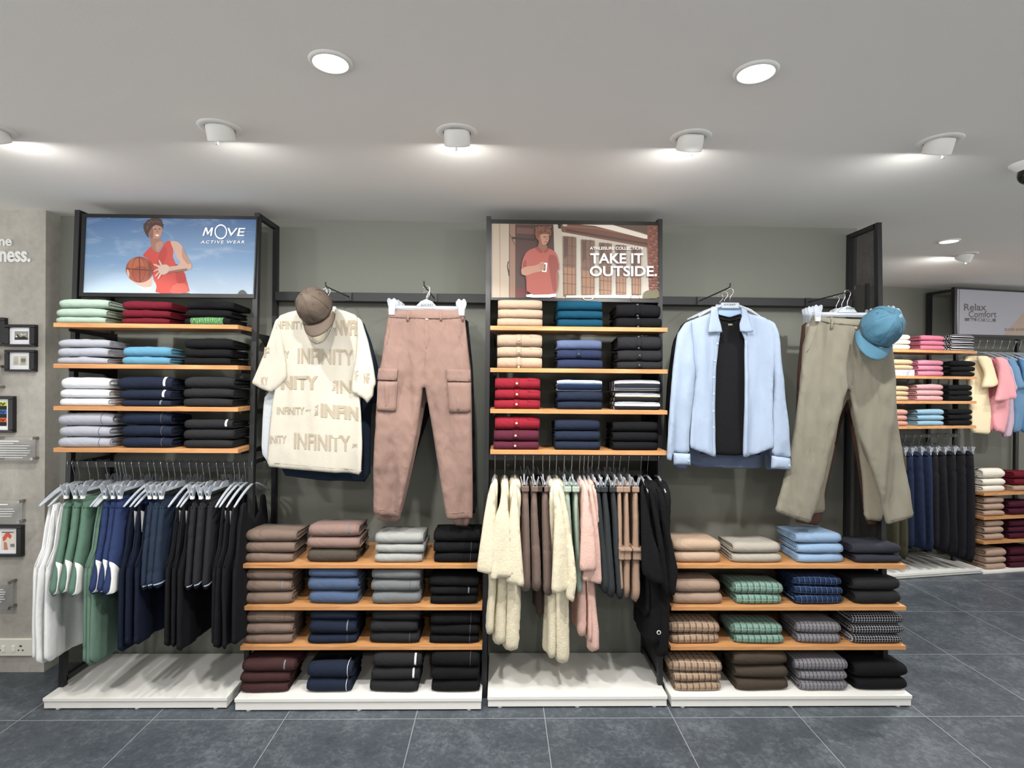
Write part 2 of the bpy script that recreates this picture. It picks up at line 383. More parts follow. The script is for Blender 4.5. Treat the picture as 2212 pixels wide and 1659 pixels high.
class Cloth:
    """a soft closed garment panel: outline in pixels on a plane, real thickness, folds running down"""
    def __init__(s, pxs, pl, T=.03, rad=.04, fold=.006, fx=9, fz=1.6, seed=0, sm=1, world=None, base=None, lift=0, grow=.5, diag=0, crease=.25):
        s.crease = crease; s.pl = pl; s.o, s.u, s.n = pl; s.w = Vector((0, 0, 1)) if abs(s.n.z) < 1e-6 else s.u.cross(s.n) * -1
        if s.w.z < 0: s.w = -s.w
        if world is None: pts = [s.to2(on(pl, x, y)) for x, y in pxs]
        else: pts = world
        pts = smooth_outline(pts, sm) if sm else pts
        s.poly = np.array(pts); s.T, s.rad, s.fold, s.fx, s.fz, s.seed = T, rad, fold, fx, fz, seed
        s.base, s.lift, s.grow, s.diag = base, lift, grow, diag
        s.z0, s.z1 = s.poly[:, 1].min(), s.poly[:, 1].max()
    def to2(s, p): d = p - s.o; return (d.dot(s.u), d.dot(s.w))
    def to3(s, a, b, h): return s.o + s.u * a + s.w * b + s.n * h
    def foldf(s, P2):
        if s.base is not None: return s.base.h(P2)
        out = np.empty(len(P2)); g = max(s.z1 - s.z0, .01)
        for i, (a, b) in enumerate(P2):
            t = (s.z1 - b) / g
            n1 = noise.noise((a * s.fx + s.seed * 3.1 + b * s.diag, b * s.fz, s.seed)); n2 = noise.noise((a * s.fx * 2.3, b * s.fz * 2.2 + 9, s.seed + 4)); n3 = noise.noise((a * s.fx * 4.1 + b * 5, b * s.fz * 5 + 3, s.seed + 8))
            out[i] = s.fold * ((1 - s.grow + s.grow * 1.6 * t) * (n1 * 1.5 + .5 * n2 + .5 * (1 - 3.2 * abs(n1 + .3 * n2))) + .28 * (1 - 4 * abs(n3)) * s.crease)
        return out
    def h(s, P2):
        d = segdist(P2, s.poly); k = np.clip(d / s.rad, 0, 1)
        k = np.where(inside(P2, s.poly), k, 0)
        return s.foldf(P2) + s.T / 2 * np.sqrt(1 - (1 - k) ** 2)
    def surf(s, q, lift):
        a, b = s.to2(q); return s.to3(a, b, float(s.h(np.array([[a, b]]))[0]) + lift)
    def mesh(s, mb, step=.02, mi=0, flat=False):
        ol = resample([tuple(p) for p in s.poly], step); mn, mx = ol.min(0), ol.max(0)
        gx = np.arange(mn[0], mx[0], step); gy = np.arange(mn[1], mx[1], step)
        g = np.array([(x + (step / 2 if j % 2 else 0), y) for j, y in enumerate(gy) for x in gx])
        if len(g):
            g = g[inside(g, ol)]
            if len(g): g = g[segdist(g, ol) > step * .45]
        # extra ring close to the edge, for the rounding
        e = (np.roll(ol, -1, 0) - np.roll(ol, 1, 0)); nn_ = np.stack([-e[:, 1], e[:, 0]], 1) / (np.linalg.norm(e, axis=1)[:, None] + 1e-9); rg = s.rad * .3
        ar = ((ol[:, 0] * np.roll(ol[:, 1], -1)) - (np.roll(ol[:, 0], -1) * ol[:, 1])).sum()
        ring = ol + nn_ * rg * (1 if ar > 0 else -1); ring = ring[inside(ring, ol)]
        if len(ring): ring = ring[segdist(ring, ol) > rg * .8]
        if len(g): g = g[segdist(g, ol) > max(step * .45, rg * 1.6)]
        allp = np.vstack([a_ for a_ in (ol, ring, g) if len(a_)])
        n = len(ol)
        r = geometry.delaunay_2d_cdt([Vector(p) for p in allp], [], [list(range(n))], 1, 1e-6)
        v2 = np.array([tuple(v) for v in r[0]]); tris = [tuple(f) for f in r[2]]
        d = segdist(v2, ol); k = np.clip(d / s.rad, 0, 1); th = s.T / 2 * np.sqrt(1 - (1 - k) ** 2); edge = d < 1e-5
        f = s.foldf(v2)
        if s.base is not None: f = f + s.lift
        fr = [s.to3(a, b, f[i] + (0 if edge[i] else th[i])) for i, (a, b) in enumerate(v2)]
        if s.base is not None: bk = [s.to3(a, b, f[i] - s.lift * .7) for i, (a, b) in enumerate(v2)]
        else: bk = [s.to3(a, b, f[i] - th[i]) for i, (a, b) in enumerate(v2)]
        uv = [(a, b) for a, b in v2]
        # orientation: make front triangles face n
        tf = []
        for t in tris:
            q = [fr[i] for i in t]; nn = (q[1] - q[0]).cross(q[2] - q[0]); tf.append(t if nn.dot(s.n) > 0 else tuple(reversed(t)))
        o = len(fr)
        if s.base is not None:
            vs = fr + bk; fs = tf + [tuple(reversed([i + o for i in t])) for t in tf]
            cnt = {}
            for t in tf:
                for x, y in ((t[0], t[1]), (t[1], t[2]), (t[2], t[0])): cnt[(x, y)] = 1
            for (x, y) in list(cnt):
                if (y, x) not in cnt: fs.append((y, x, x + o, y + o))
            mb.add(vs, fs, mi, uv + uv)
        else:
            mp = {}; vs = list(fr); uvs = list(uv)
            for i in range(o):
                if edge[i]: mp[i] = i
                else: mp[i] = len(vs); vs.append(bk[i]); uvs.append(uv[i])
            fs = tf + [tuple(reversed([mp[i] for i in t])) for t in tf]
            mb.add(vs, fs, mi, uvs)
        return s
def cloth(name, pxs, pl, mats, parent=None, step=.02, **kw):
    c = Cloth(pxs, pl, **kw); mb = MB(); c.mesh(mb, step); o = mb.build(name, mats, parent, smooth=True)
    return c, o
# ------------------------------------------------------------------ room shell
WALL_Y = 3.12; PIL_Y = 3.02
A_BACK = math.atan2(.13, .75); BO = Vector((3.15, 4.40, 0)); BN = Vector((-math.sin(A_BACK), math.cos(A_BACK), 0)); BU = Vector((math.cos(A_BACK), math.sin(A_BACK), 0))
def bplane(off): return plane_turn(BO + BN * off, A_BACK)
def bx3(name, lo, hi, mat, kind='structure', parent=None, bev=0):
    c = [(a + b) / 2 for a, b in zip(lo, hi)]; h = [(b - a) / 2 for a, b in zip(lo, hi)]
    o = MB().box(c, h, bev=bev).build(name, mat, parent)
    if parent is None and kind: o['kind'] = kind
    return o
bx3('floor', (-5, -4, -.08), (9, 9, 0), M_floor)
bx3('ceiling', (-5, -4, CEIL), (9, 9, CEIL + .1), M_ceil)
xr_wall = P(1850, 600, WALL_Y).x
xl_pil = P(98.3, 650, PIL_Y).x
bx3('wall_back', (xl_pil - .02, WALL_Y, 0), (xr_wall, WALL_Y + .16, CEIL), M_wall)
bx3('wall_left', (-5, PIL_Y, 0), (xl_pil, WALL_Y + .16, CEIL), M_conc)
xs = xl_pil - .001
# recess strip beside the pillar
c0 = BO + BN * .50 + BU * 1.2
mb = MB(); mb.box(c0 + Vector((0, 0, CEIL / 2)) + BN * .08, (4.2, .08, CEIL / 2), (BU, BN, Vector((0, 0, 1))))
struct(mb.build('wall_right', M_wall))

# writing on the pillar
pw = plane_y(PIL_Y)
mb = MB()
text_px(mb, pw, 'ne', (0, 517, 27.5, 532), .008, bold=.03)
text_px(mb, pw, 'ness.', (1, 543, 68, 567), .008, bold=.03)
back = [Vector(v) for v in mb.v]; nf = len(mb.f)
mb.add([v + Vector((0, .006, 0)) for v in back], [tuple(reversed(f)) for f in mb.f[:nf]])
cnt = set()
for f in mb.f[:nf]:
    for a, b in ((f[0], f[1]), (f[1], f[2]), (f[2], f[0])): cnt.add((a, b))
off = len(back)
for a, b in list(cnt):
    if (b, a) not in cnt: mb.f.append((b, a, a + off, b + off)); mb.mi.append(0)
o = mb.build('wall_lettering', plain('white_letters', (232, 232, 230), .4))
tag(o, 'white raised lettering ending in ness. high on the concrete pillar', 'sign')

M_frame = plain('black_frame', (20, 20, 22), .35); M_mat = plain('white_mount', (236, 236, 240), .8)
def pic_frame(label, outer, inner, art, name='picture_frame'):
    t = thing(name, on(pw, (outer[0] + outer[2]) / 2, outer[3]), label, 'picture', 'framed prints on the concrete pillar')
    mb = MB(); x0, y0, x1, y1 = outer; a0, b0, a1, b1 = inner
    for q in ((x0, y0, x1, b0), (x0, b1, x1, y1), (x0, b0, a0, b1), (a1, b0, x1, b1)):
        p, r = on(pw, q[0], q[1]), on(pw, q[2], q[3])
        c = (p + r) / 2 + Vector((0, -.014, 0)); mb.box(c, (abs(r.x - p.x) / 2, .0135, abs(p.z - r.z) / 2), bev=.0015)
    mb.build('frame', M_frame, t)
    mb = MB(); mb.poly([on(pw, x, y) + Vector((0, -.012, 0)) for x, y in ((a0 - .5, b1 + .5), (a1 + .5, b1 + .5), (a1 + .5, b0 - .5), (a0 - .5, b0 - .5))])
    mb.build('mount', M_mat, t)
    mb = MB(); ms = []
    for i, (poly, col) in enumerate(art):
        ms.append(plain('ink_%d_%d_%d' % col, col, .8)); mb.poly([on(pw, x, y) + Vector((0, -.0125 - .0003 * i, 0)) for x, y in poly], i)
    mb.build('print', ms, t)
    return t
def rc(x0, y0, x1, y1): return [(x0, y1), (x1, y1), (x1, y0), (x0, y0)]
pic_frame('black frame with a small black and white landscape print, upper right on the pillar', (18, 701.5, 83, 749.5), (25.5, 708.5, 72, 744),
          [(rc(36, 716, 65, 734.5), (150, 148, 138)), ([(36, 728), (42, 722), (48, 729), (56, 726), (65, 731), (65, 734.5), (36, 734.5)], (60, 60, 56)),
           ([(37, 729), (40, 724), (43, 729)], (215, 215, 210)), (rc(45, 729.5, 60, 732), (30, 30, 28)), ([(48, 720), (56, 723), (62, 719), (60, 724), (50, 725)], (205, 203, 195))])
pic_frame('black frame with a small newspaper clipping, below the landscape print', (18.5, 756, 82.5, 803), (25.5, 762, 71.5, 798),
          [(rc(33, 769, 64, 790), (222, 220, 205))] + [(rc(34 + 15 * (k % 2), 771 + 3 * (k // 2), 44 + 16 * (k % 2), 772.2 + 3 * (k // 2)), (150, 150, 140)) for k in range(12)] + [(rc(51, 775, 60, 782), (120, 120, 112))])
pic_frame('black frame with an orange print, cut by the left photo edge', (-45, 686.5, 18, 748), (-38, 694, 8, 742), [(rc(-30, 702, 1.5, 733), (226, 130, 60))])
bands = []
for k, c in enumerate(((200, 215, 60), (60, 110, 190), (236, 96, 50))):
    y = 868 + 17.3 * k
    bands += [(rc(-25, y, 19, y + 8.5), c), (rc(-25, y + 8.5, 19, y + 17), (28, 30, 30))]
t = pic_frame('black frame with a print of yellow, blue and orange striped bands', (-50, 855, 36.5, 934), (-40, 862, 26.5, 928), bands)
mb = MB()
for k, c in enumerate(((200, 215, 60), (60, 110, 190), (236, 96, 50))): text_px(mb, pw, 'EV', (0, 869.5 + 17.3 * k, 17, 875.5 + 17.3 * k), .0155, bold=.03)
mb.build('lettering', plain('ink_dark', (30, 40, 40), .7), t)
pic_frame('black frame with a small coral and white poster print, lowest on the pillar', (-40, 1133, 54.5, 1200), (-33, 1139, 44, 1194),
          [(rc(7.5, 1146, 37, 1186), (224, 216, 202)), ([(10, 1160), (17, 1150), (24, 1149), (30, 1156), (27, 1163), (21, 1158), (16, 1166), (11, 1168)], (206, 96, 76)),
           ([(13, 1169), (19, 1170), (22, 1186), (13, 1186)], (190, 130, 110)), (rc(27, 1173, 36, 1180), (120, 130, 130)), (rc(9, 1147.5, 34, 1149.5), (110, 90, 86))])
M_acr = plain('acrylic_plate', (246, 247, 247), .08, spec=.4, Transmission_Weight=.92, IOR=1.15)
M_std = plain('steel_standoff', (150, 148, 142), .3, metal=1); M_ink = plain('white_ink', (245, 245, 245), .6)
def plaque(label, x0, y0, x1, y1, lines):
    t = thing('acrylic_plaque', on(pw, max(x1 - 40, 0), y1), label, 'plaque', 'clear text plaques on the concrete pillar')
    p, r = on(pw, x0, y0), on(pw, x1, y1)
    mb = MB(); mb.box((p + r) / 2 + Vector((0, -.035, 0)), ((r.x - p.x) / 2, .0025, (p.z - r.z) / 2)); mb.build('plate', M_acr, t)
    for fx_, fy_ in ((x1 - 6, y0 + 3), (x1 - 6, y1 - 4), (x0 + 6, y0 + 3), (x0 + 6, y1 - 4)):
        if fx_ < -5: continue
        q = on(pw, fx_, fy_); mb = MB(); mb.lathe([(0, 0), (.008, 0), (.008, .042), (0, .042)], q, (0, -1, 0), 12); mb.build('standoff', M_std, t, smooth=False)
    mb = MB(); n = len(lines); yy = y0 + 7
    for i, L in enumerate(lines):
        a, b = on(pw, x0 + 3, yy), on(pw, x0 + 3 + (x1 - x0 - 12) * L, yy + (2.4 if i < 1 else 1.5))
        mb.poly([Vector((a.x, a.y - .0385, b.z)), Vector((b.x, a.y - .0385, b.z)), Vector((b.x, a.y - .0385, a.z)), Vector((a.x, a.y - .0385, a.z))]); yy += 5.1
    mb.build('text_lines', M_ink, t)
plaque('clear acrylic plaque with white text lines, below the striped bands print', 2, 943, 88, 993, [.66, .5, .98, .9, .99, .97, .9, .78])
plaque('clear acrylic plaque with white text lines, above the coral print', -30, 1078, 59.5, 1128, [.74, .1, .9, .93, .87, .84, .5])
plaque('clear acrylic plaque with white text lines, just above the socket plate', -45, 1250, 40.5, 1311, [.6, .1, .86, .92, .9, .87, .9, .8])
plaque('clear acrylic plaque corner at the left photo edge beside the newspaper clipping', -70, 789, 14.5, 840, [.9, .95, .9, .97, .9, .9])
mb = MB(); c = on(pw, -5, 770) + Vector((0, -.035, 0)); mb.lathe([(max(.0005, .03 * math.sin(math.pi * k / 12)), -.03 * math.cos(math.pi * k / 12)) for k in range(13)], c, (0, 0, 1), 20)
o = mb.build('red_ball', plain('red_gloss', (170, 52, 38), .4), smooth=True); tag(o, 'small red ball ornament at the left photo edge on the pillar', 'ornament')
# socket plate
t = thing('socket_plate', on(pw, 30, 1414), 'white double power socket plate low on the concrete pillar', 'socket')
p, r = on(pw, -60, 1377.5), on(pw, 75.5, 1414)
M_sock = plain('ivory_plastic', (228, 226, 214), .4)
MB().box((p + r) / 2 + Vector((0, -.009, 0)), ((r.x - p.x) / 2, .009, (p.z - r.z) / 2), bev=.003).build('plate', M_sock, t)
for x in (14.5, 36):
    a = on(pw, x, 1397.5); MB().box(a + Vector((0, -.02, 0)), (.009, .003, .016), bev=.001).build('switch', plain('switch_white', (240, 239, 232), .3), t)
mb = MB()
for cx in (2, 51):
    for dx, dy, w, h in ((0, -5, .006, .004), (-4.5, 4, .004, .003), (4.5, 4, .004, .003)):
        mb.box(on(pw, cx + dx, 1397 + dy) + Vector((0, -.0185, 0)), (w, .001, h))
mb.build('socket_holes', plain('socket_dark', (60, 58, 52), .6), t)

# ------------------------------------------------------------------ ceiling fittings
def downlight(px, py, label, rpx, strength=True, blown=1):
    c = PZ(px, py, CEIL); k = (c - CAM).dot(c_fwd) / F_PX; r = rpx * k
    t = thing('downlight', c, label, 'ceiling light', 'round recessed downlights')
    MB().lathe([(r * .80, 0.001), (r * .80, -.006), (r * .84, -.008), (r * .97, -.004), (r, 0.0)], c, n=40).build('trim_ring', M_fitting, t, smooth=True)
    MB().lathe([(.0002, -.003), (r * .8, -.003)], c, n=40).build('lens', M_lens, t)
    l = D.lights.new('downlight_lamp', 'AREA'); l.shape = 'DISK'; l.size = r * 1.5; l.energy = DOWN_W * blown; l.color = (1, .975, .94); l.spread = R(170)
    lo = D.objects.new('downlight_lamp', l); COL.objects.link(lo); lo.parent = t; lo.location = (0, 0, -.01)
    return t
downlight(714, 133, 'bright round recessed downlight in the ceiling above the basketball poster side', 46)
downlight(1633, 155, 'bright round recessed downlight in the ceiling above the light blue shirt', 47)
downlight(2050, 520, 'small distant round downlight over the right hand wall', 21, blown=1.0)
for X, Y, lb in ((-1.9, 1.2, ''), (-1.4, -.6, ''), (.3, -.8, ''), (2.0, .2, ''), (3.7, 2.3, ''), (5.2, 3.1, '')):   # unseen fill lamps added behind and beside the camera, for floor and far area
    c = Vector((X, Y - .3, CEIL)); l = D.lights.new('fill_downlight', 'AREA'); l.shape = 'DISK'; l.size = .15; l.energy = DOWN_W; l.color = (1, .975, .94)
    lo = D.objects.new('fill_downlight', l); COL.objects.link(lo); lo.location = c + Vector((0, 0, -.02))

def spotlight(px, py, label, tx=None, on_=1.0, yaw=0.0, tilt=30):
    """gimbal spot sunk in a ring: white drum tilted towards the wall, lens on its end"""
    c = PZ(px, py, CEIL)
    t = thing('gimbal_spotlight', c, label, 'ceiling light', 'tilted gimbal spotlights along the clothes wall')
    r = .045
    MB().lathe([(r * 1.08, -.001), (r * 1.12, -.006), (r * 1.55, -.005), (r * 1.62, 0)], c, n=40).build('trim_ring', M_fitting, t, smooth=True)
    MB().lathe([(r * 1.0, -.0015), (r * 1.1, -.0015)], c, n=40).build('gap_ring', M_black, t)
    a = R(tilt); ax = Vector((math.sin(a) * math.sin(yaw), math.sin(a) * math.cos(yaw), -math.cos(a)))
    h = c + Vector((0, 0, -.004)); rr = .046; L = .040
    mb = MB(); mb.lathe([(.001, -.02), (rr * .96, -.018), (rr, -.012), (rr, L - .004), (rr * .97, L), (rr * .86, L), (rr * .84, L - .01)], h, ax, 36); mb.build('housing', M_fitting, t, smooth=True)
    MB().lathe([(.0005, L - .009), (rr * .85, L - .009)], h, ax, 32).build('lens', M_lens, t)
    side = ax.cross(Vector((1, 0, 0))).normalized()
    MB().box(h + ax * (L + .004) - Vector((0, .0, .0)) + side * (-rr if side.z > 0 else rr) * .9, (.004, .004, .006)).build('tilt_tab', M_fitting, t)
    end = h + ax * (L + .003)
    q = ax.to_track_quat('-Z', 'Y')
    l = D.lights.new('spot_beam', 'SPOT'); l.spot_size = R(64); l.spot_blend = .3; l.energy = SPOT_W * on_; l.shadow_soft_size = .012; l.color = (1, .98, .95)
    lo = D.objects.new('spot_beam', l); COL.objects.link(lo); lo.parent = t; lo.rotation_mode = 'QUATERNION'; lo.rotation_quaternion = Vector((math.sin(yaw) * .6, .61, -.79)).normalized().to_track_quat('-Z', 'Y'); lo.location = end - c
    l = D.lights.new('spot_spill', 'AREA'); l.shape = 'DISK'; l.size = rr * 1.5; l.energy = SPILL_W * on_; l.color = (1, .98, .95); l.spread = R(180)
    lo = D.objects.new('spot_spill', l); COL.objects.link(lo); lo.parent = t; lo.rotation_mode = 'QUATERNION'; lo.rotation_quaternion = q; lo.location = end - c
    return t
spotlight(-18, 281, 'tilted gimbal spotlight at the far left photo edge, only its glow showing')
spotlight(475, 276, 'tilted gimbal spotlight in the ceiling above the basketball poster', tilt=24)
spotlight(987, 286, 'tilted gimbal spotlight in the ceiling, middle of the row')
spotlight(1492, 297, 'tilted gimbal spotlight in the ceiling right of the cafe poster')
spotlight(2030, 305, 'tilted gimbal spotlight in the ceiling above the teal cap', tilt=26)
spotlight(2085, 549, 'small distant gimbal spotlight over the right hand clothes wall', yaw=-A_BACK, on_=1.2)
c = PZ(2290, 560, CEIL)
for X, Y in ((3.6, 3.65), (4.5, 3.75)):  # unseen spots without fittings, added to brighten the far angled wall
    l = D.lights.new('fill_spot', 'SPOT'); l.spot_size = R(66); l.spot_blend = .3; l.energy = SPOT_W * 1.25; l.shadow_soft_size = .015; l.color = (1, .98, .95)
    lo = D.objects.new('fill_spot', l); COL.objects.link(lo); lo.location = (X, Y, CEIL - .06); lo.rotation_mode = 'QUATERNION'; lo.rotation_quaternion = Vector((-.1, .61, -.79)).normalized().to_track_quat('-Z', 'Y')
# dome camera
c = PZ(2224, 353, CEIL); t = thing('security_camera', c, 'black dome security camera on the ceiling at the right photo edge', 'camera')
MB().lathe([(.064, 0), (.064, -.006), (.05, -.018), (.036, -.03)], c, n=32).build('mount', M_fitting, t, smooth=True)
MB().lathe([(max(.0005, .038 * math.sin(math.pi * k / 14)), -.045 + .038 * math.cos(math.pi * k / 14)) for k in range(15)], c, (0, 0, 1), 28).build('dome', plain('dome_glass', (18, 19, 20), .12), t, smooth=True)

# ------------------------------------------------------------------ display units
POST_K = .04; POST_Y0 = 2.765
def py(z): return POST_Y0 + POST_K * z
TOPZ = 2.405
def quadbar(mb, a, b, wx, wy): mb.bar(a, b, wx, wy, up=(0, 1, 0))
SHELF_T = .0205
def shelf_z(x, y, Y=2.69): return P(x, y, Y).z
class Unit: pass
def make_unit(name, label, xl, xr, shelves, ysh, platform, front_posts, full=True, rail=None, mesh=(1, 1), name_='wall_display_unit', post_top=TOPZ, yback=2.90):
    u = Unit(); t = thing('wall_display_unit', ((xl + xr) / 2, 2.9, 0), label, 'shelving unit', 'black steel wall display units'); u.t = t; u.zs = []
    pw_ = .024
    for i, X in enumerate(front_posts):
        if X is None: continue
        mb = MB(); quadbar(mb, (X, py(0) + .012, 0), (X, py(post_top) + .012, post_top), pw_, .03); mb.build('front_post', M_black, t)
        mb = MB(); quadbar(mb, (X, WALL_Y - .02, 0), (X, WALL_Y - .02, post_top), pw_, .03); mb.build('back_post', M_black, t)
        for zz_ in (post_top - .012, .09):
            mb = MB(); mb.bar((X, py(zz_) + .02, zz_), (X, WALL_Y - .03, zz_), pw_, .024); mb.build('side_rail', M_black, t)
        if mesh[i]:
            mb = MB(); Xm = X
            z0, z1 = .1, post_top - .02
            mb.add([(Xm, py(z0) + .02, z0), (Xm, WALL_Y - .03, z0), (Xm, WALL_Y - .03, z1), (Xm, py(z1) + .02, z1)], [(0, 1, 2, 3)]); mb.build('mesh_panel', M_mesh, t)
    for (sxl, sxr, yt) in shelves:
        a = P(sxl, yt, ysh); b = P(sxr, yt, ysh); z = a.z; u.zs.append(z)
        s = MB().box(((a.x + b.x) / 2, (ysh + yback) / 2, z - SHELF_T / 2), ((b.x - a.x) / 2, (yback - ysh) / 2, SHELF_T / 2), bev=.001).build('shelf_board', M_oak, t)
        for X in (a.x + .02, b.x - .02):
            mb = MB(); zb = z - SHELF_T
            mb.add([(X + e, y_, z_) for e in (-.003, .003) for y_, z_ in ((2.76, zb), (3.10, zb), (3.10, zb - .06), (3.06, zb - .06), (3.0, zb - .026), (2.76, zb - .014))],
                   [(5, 4, 3, 2, 1, 0), (6, 7, 8, 9, 10, 11)] + [(i, (i + 1) % 6, (i + 1) % 6 + 6, i + 6) for i in range(6)])
            mb.build('shelf_bracket', M_black, s)
    if platform:
        (x0, x1, ytop, Yp) = platform
        a = P(x0, ytop, Yp); b = P(x1, ytop, Yp); zt = a.z
        Y1 = 3.10; tp = .016
        base = MB().box(((a.x + b.x) / 2, (Yp + Y1) / 2, zt - tp / 2), ((b.x - a.x) / 2, (Y1 - Yp) / 2, tp / 2), bev=.001).build('platform_top', M_white, t)
        MB().box(((a.x + b.x) / 2, (Yp + .004 + Y1) / 2, (zt - tp - .002 + .008) / 2), ((b.x - a.x) / 2 - .003, (Y1 - Yp - .006) / 2, (zt - tp - .002 - .008) / 2)).build('platform_base', M_white, t)
        for X in (a.x + .06, (a.x + b.x) / 2, b.x - .06):
            for Y in (Yp + .02, Y1 - .04): MB().lathe([(0.0005, 0), (.012, 0), (.012, .009), (.0005, .009)], (X, Y, 0), n=10).build('platform_foot', M_tag, t)
        u.zp = zt
    if rail:
        Xa, Xb, zr, Yr = rail
        mb = MB(); mb.bar((Xa, Yr, zr), (Xb, Yr, zr), .012, .028, up=(0, 0, 1)); mb.build('hanging_rail', M_black, t)
        for X in (Xa + .01, Xb - .01): MB().bar((X, Yr, zr + .002), (X, WALL_Y - .03, zr + .002), .008, .02).build('rail_arm', M_black, t)
    return u
RAIL_Y = 2.82
zr1 = P(350, 1003, RAIL_Y).z; zr3 = P(1250, 988, RAIL_Y).z
XL1, XR1 = -2.122, -1.230
XL3, XR3 = -.062, .816
XR4 = 1.957
U1 = make_unit('u1', 'black steel wall unit holding folded shirts under the basketball poster', XL1, XR1,
               [(115, 514, 697), (115, 514, 785.5), (115, 514, 877), (115, 514, 967.5)], 2.69, (92, 490, 1508.5, 2.67), (XL1, XR1), rail=(XL1 + .012, XR1 - .012, zr1, RAIL_Y), mesh=(1, 0))
U3 = make_unit('u3', 'black steel wall unit holding polo shirts under the outdoor cafe poster', XL3, XR3,
               [(1059, 1442.5, 703.5), (1059, 1442.5, 794.5), (1059, 1442, 883.5), (1059, 1441, 972)], 2.69, (1053, 1442, 1505, 2.67), (XL3, XR3), rail=(XL3 + .012, XR3 - .012, zr3, RAIL_Y), mesh=(1, 1))
U2 = make_unit('u2', 'low oak shelf unit on a white plinth below the cream T-shirt', -1.19, -.09,
               [(518.5, 1041, 1218.5), (518.5, 1041.5, 1309.5), (518.5, 1041.5, 1395.7)], 2.71, (506, 1040.5, 1510, 2.65), (None, None), yback=3.08)
U4 = make_unit('u4', 'low oak shelf unit on a white plinth below the khaki trousers', .86, XR4,
               [(1450, 1957.5, 1219), (1450, 1958, 1310), (1449, 1957.5, 1396)], 2.70, (1450, 1971, 1504.5, 2.665), (None, XR4), mesh=(0, 1), yback=3.08)
for u, a, b in ((U2, -1.175, -.105), (U4, .86, 1.90)):
    for X in (a, b): MB().bar((X, WALL_Y - .02, .06), (X, WALL_Y - .02, u.zs[0] - .03), .02, .03, up=(0, 1, 0)).build('back_upright', M_black, u.t)
# wall bars with forward arms
def wall_bar(label, xa, xb, yt, yb, xref):
    a, b = P(xref, yt, 3.06), P(xref, yb, 3.06)
    t = thing('wall_bar', ((xa + xb) / 2, WALL_Y, b.z), label, 'wall rail', 'black bars across the wall')
    MB().box(((xa + xb) / 2, 3.085, (a.z + b.z) / 2), ((xb - xa) / 2, .035, (a.z - b.z) / 2), bev=.002).build('bar', M_bar, t)
    return t, a.z, b.z
tbA, zA1, zA0 = wall_bar('long black wall bar behind the cream T-shirt and rosy cargo trousers', XR1 + .015, XL3 - .015, 631, 650, 640)
tbB, zB1, zB0 = wall_bar('long black wall bar behind the light blue shirt and khaki trousers', XR3 + .015, XR4 - .015, 641, 658.5, 1440)
def arm(t, X, z, zend, Yend=2.64, Xend=None):
    Xend = X if Xend is None else Xend
    mb = MB(); mb.tube([(X, 3.05, z), (Xend, Yend + .02, zend), (Xend, Yend + .004, zend + .004), (Xend, Yend, zend + .02)], .0035, 8)
    mb.box((X, 3.045, z), (.016, .006, .022)); mb.build('hook_arm', M_black, t, smooth=False)

# posters --------------------------------------------------------------
def poster(label, pl, outer, inner, depth=.03):
    """lightbox style poster: dark frame, printed face"""
    c = [on(pl, *p) for p in outer]; i = [on(pl, *p) for p in inner]
    t = thing('framed_poster', (c[2] + c[3]) / 2, label, 'poster', 'framed posters above the shelves')
    n = pl[2]; mb = MB()
    for k in range(4):
        a, b, c2, d = c[k], c[(k + 1) % 4], i[(k + 1) % 4], i[k]
        vs = [a + n * .002, b + n * .002, c2 + n * .002, d + n * .002, a - n * depth, b - n * depth, c2 - n * depth, d - n * depth]
        mb.add(vs, [(0, 1, 2, 3), (7, 6, 5, 4), (0, 4, 5, 1), (1, 5, 6, 2), (2, 6, 7, 3), (3, 7, 4, 0)])
    mb.add([c[k] - n * depth for k in range(4)], [(0, 1, 2, 3)])
    mb.build('frame', M_frame, t)
    return t
class Art:
    def __init__(s, pl, cv): s.pl, s.cv, s.mb, s.ms, s.k = pl, cv, MB(), [], 0
    def m(s, mat):
        if mat not in s.ms: s.ms.append(mat)
        return s.ms.index(mat)
    def col(s, c):
        c = tuple(int(v * .76) if sum(c) < 640 else int(v * .9) for v in c)
        nm = 'poster_ink_%d_%d_%d' % tuple(c)
        if nm in MATS: return MATS[nm]
        mt = plain(nm, c, .55); b = mt.node_tree.nodes['Principled BSDF']
        b.inputs['Emission Color'].default_value = lin(c); b.inputs['Emission Strength'].default_value = GLOW
        return mt
    def poly(s, pts, c, sm=1):
        s.k += 1
        p = s.cv(pts); p = smooth_outline(p, sm, .22) if sm else p
        s.mb.poly([on(s.pl, *q) + s.pl[2] * (-.004 + s.k * .00008) for q in p], s.m(c if hasattr(c, 'node_tree') else s.col(c)))
    def disc(s, cx, cy, rx, ry, c, r0=0, n=36):
        s.k += 1
        out = s.cv([(cx + rx * math.cos(2 * math.pi * i / n), cy + ry * math.sin(2 * math.pi * i / n)) for i in range(n)])
        if r0:
            inn = s.cv([(cx + rx * r0 * math.cos(2 * math.pi * i / n), cy + ry * r0 * math.sin(2 * math.pi * i / n)) for i in range(n)])
            q = [on(s.pl, *p) + s.pl[2] * (-.004 + s.k * .00008) for p in out + inn]
            s.mb.add(q, [(i, (i + 1) % n, n + (i + 1) % n, n + i) for i in range(n)], s.m(s.col(c)))
        else: s.mb.poly([on(s.pl, *p) + s.pl[2] * (-.004 + s.k * .00008) for p in out], s.m(s.col(c)))
    def text(s, st, x0, y0, x1, y1, c, **kw):
        s.k += 1; a, b = s.cv([(x0, y0), (x1, y1)])
        text_px(s.mb, s.pl, st, (a[0], a[1], b[0], b[1]), -.004 + s.k * .00008, s.m(s.col(c)), **kw)
GLOW = .1
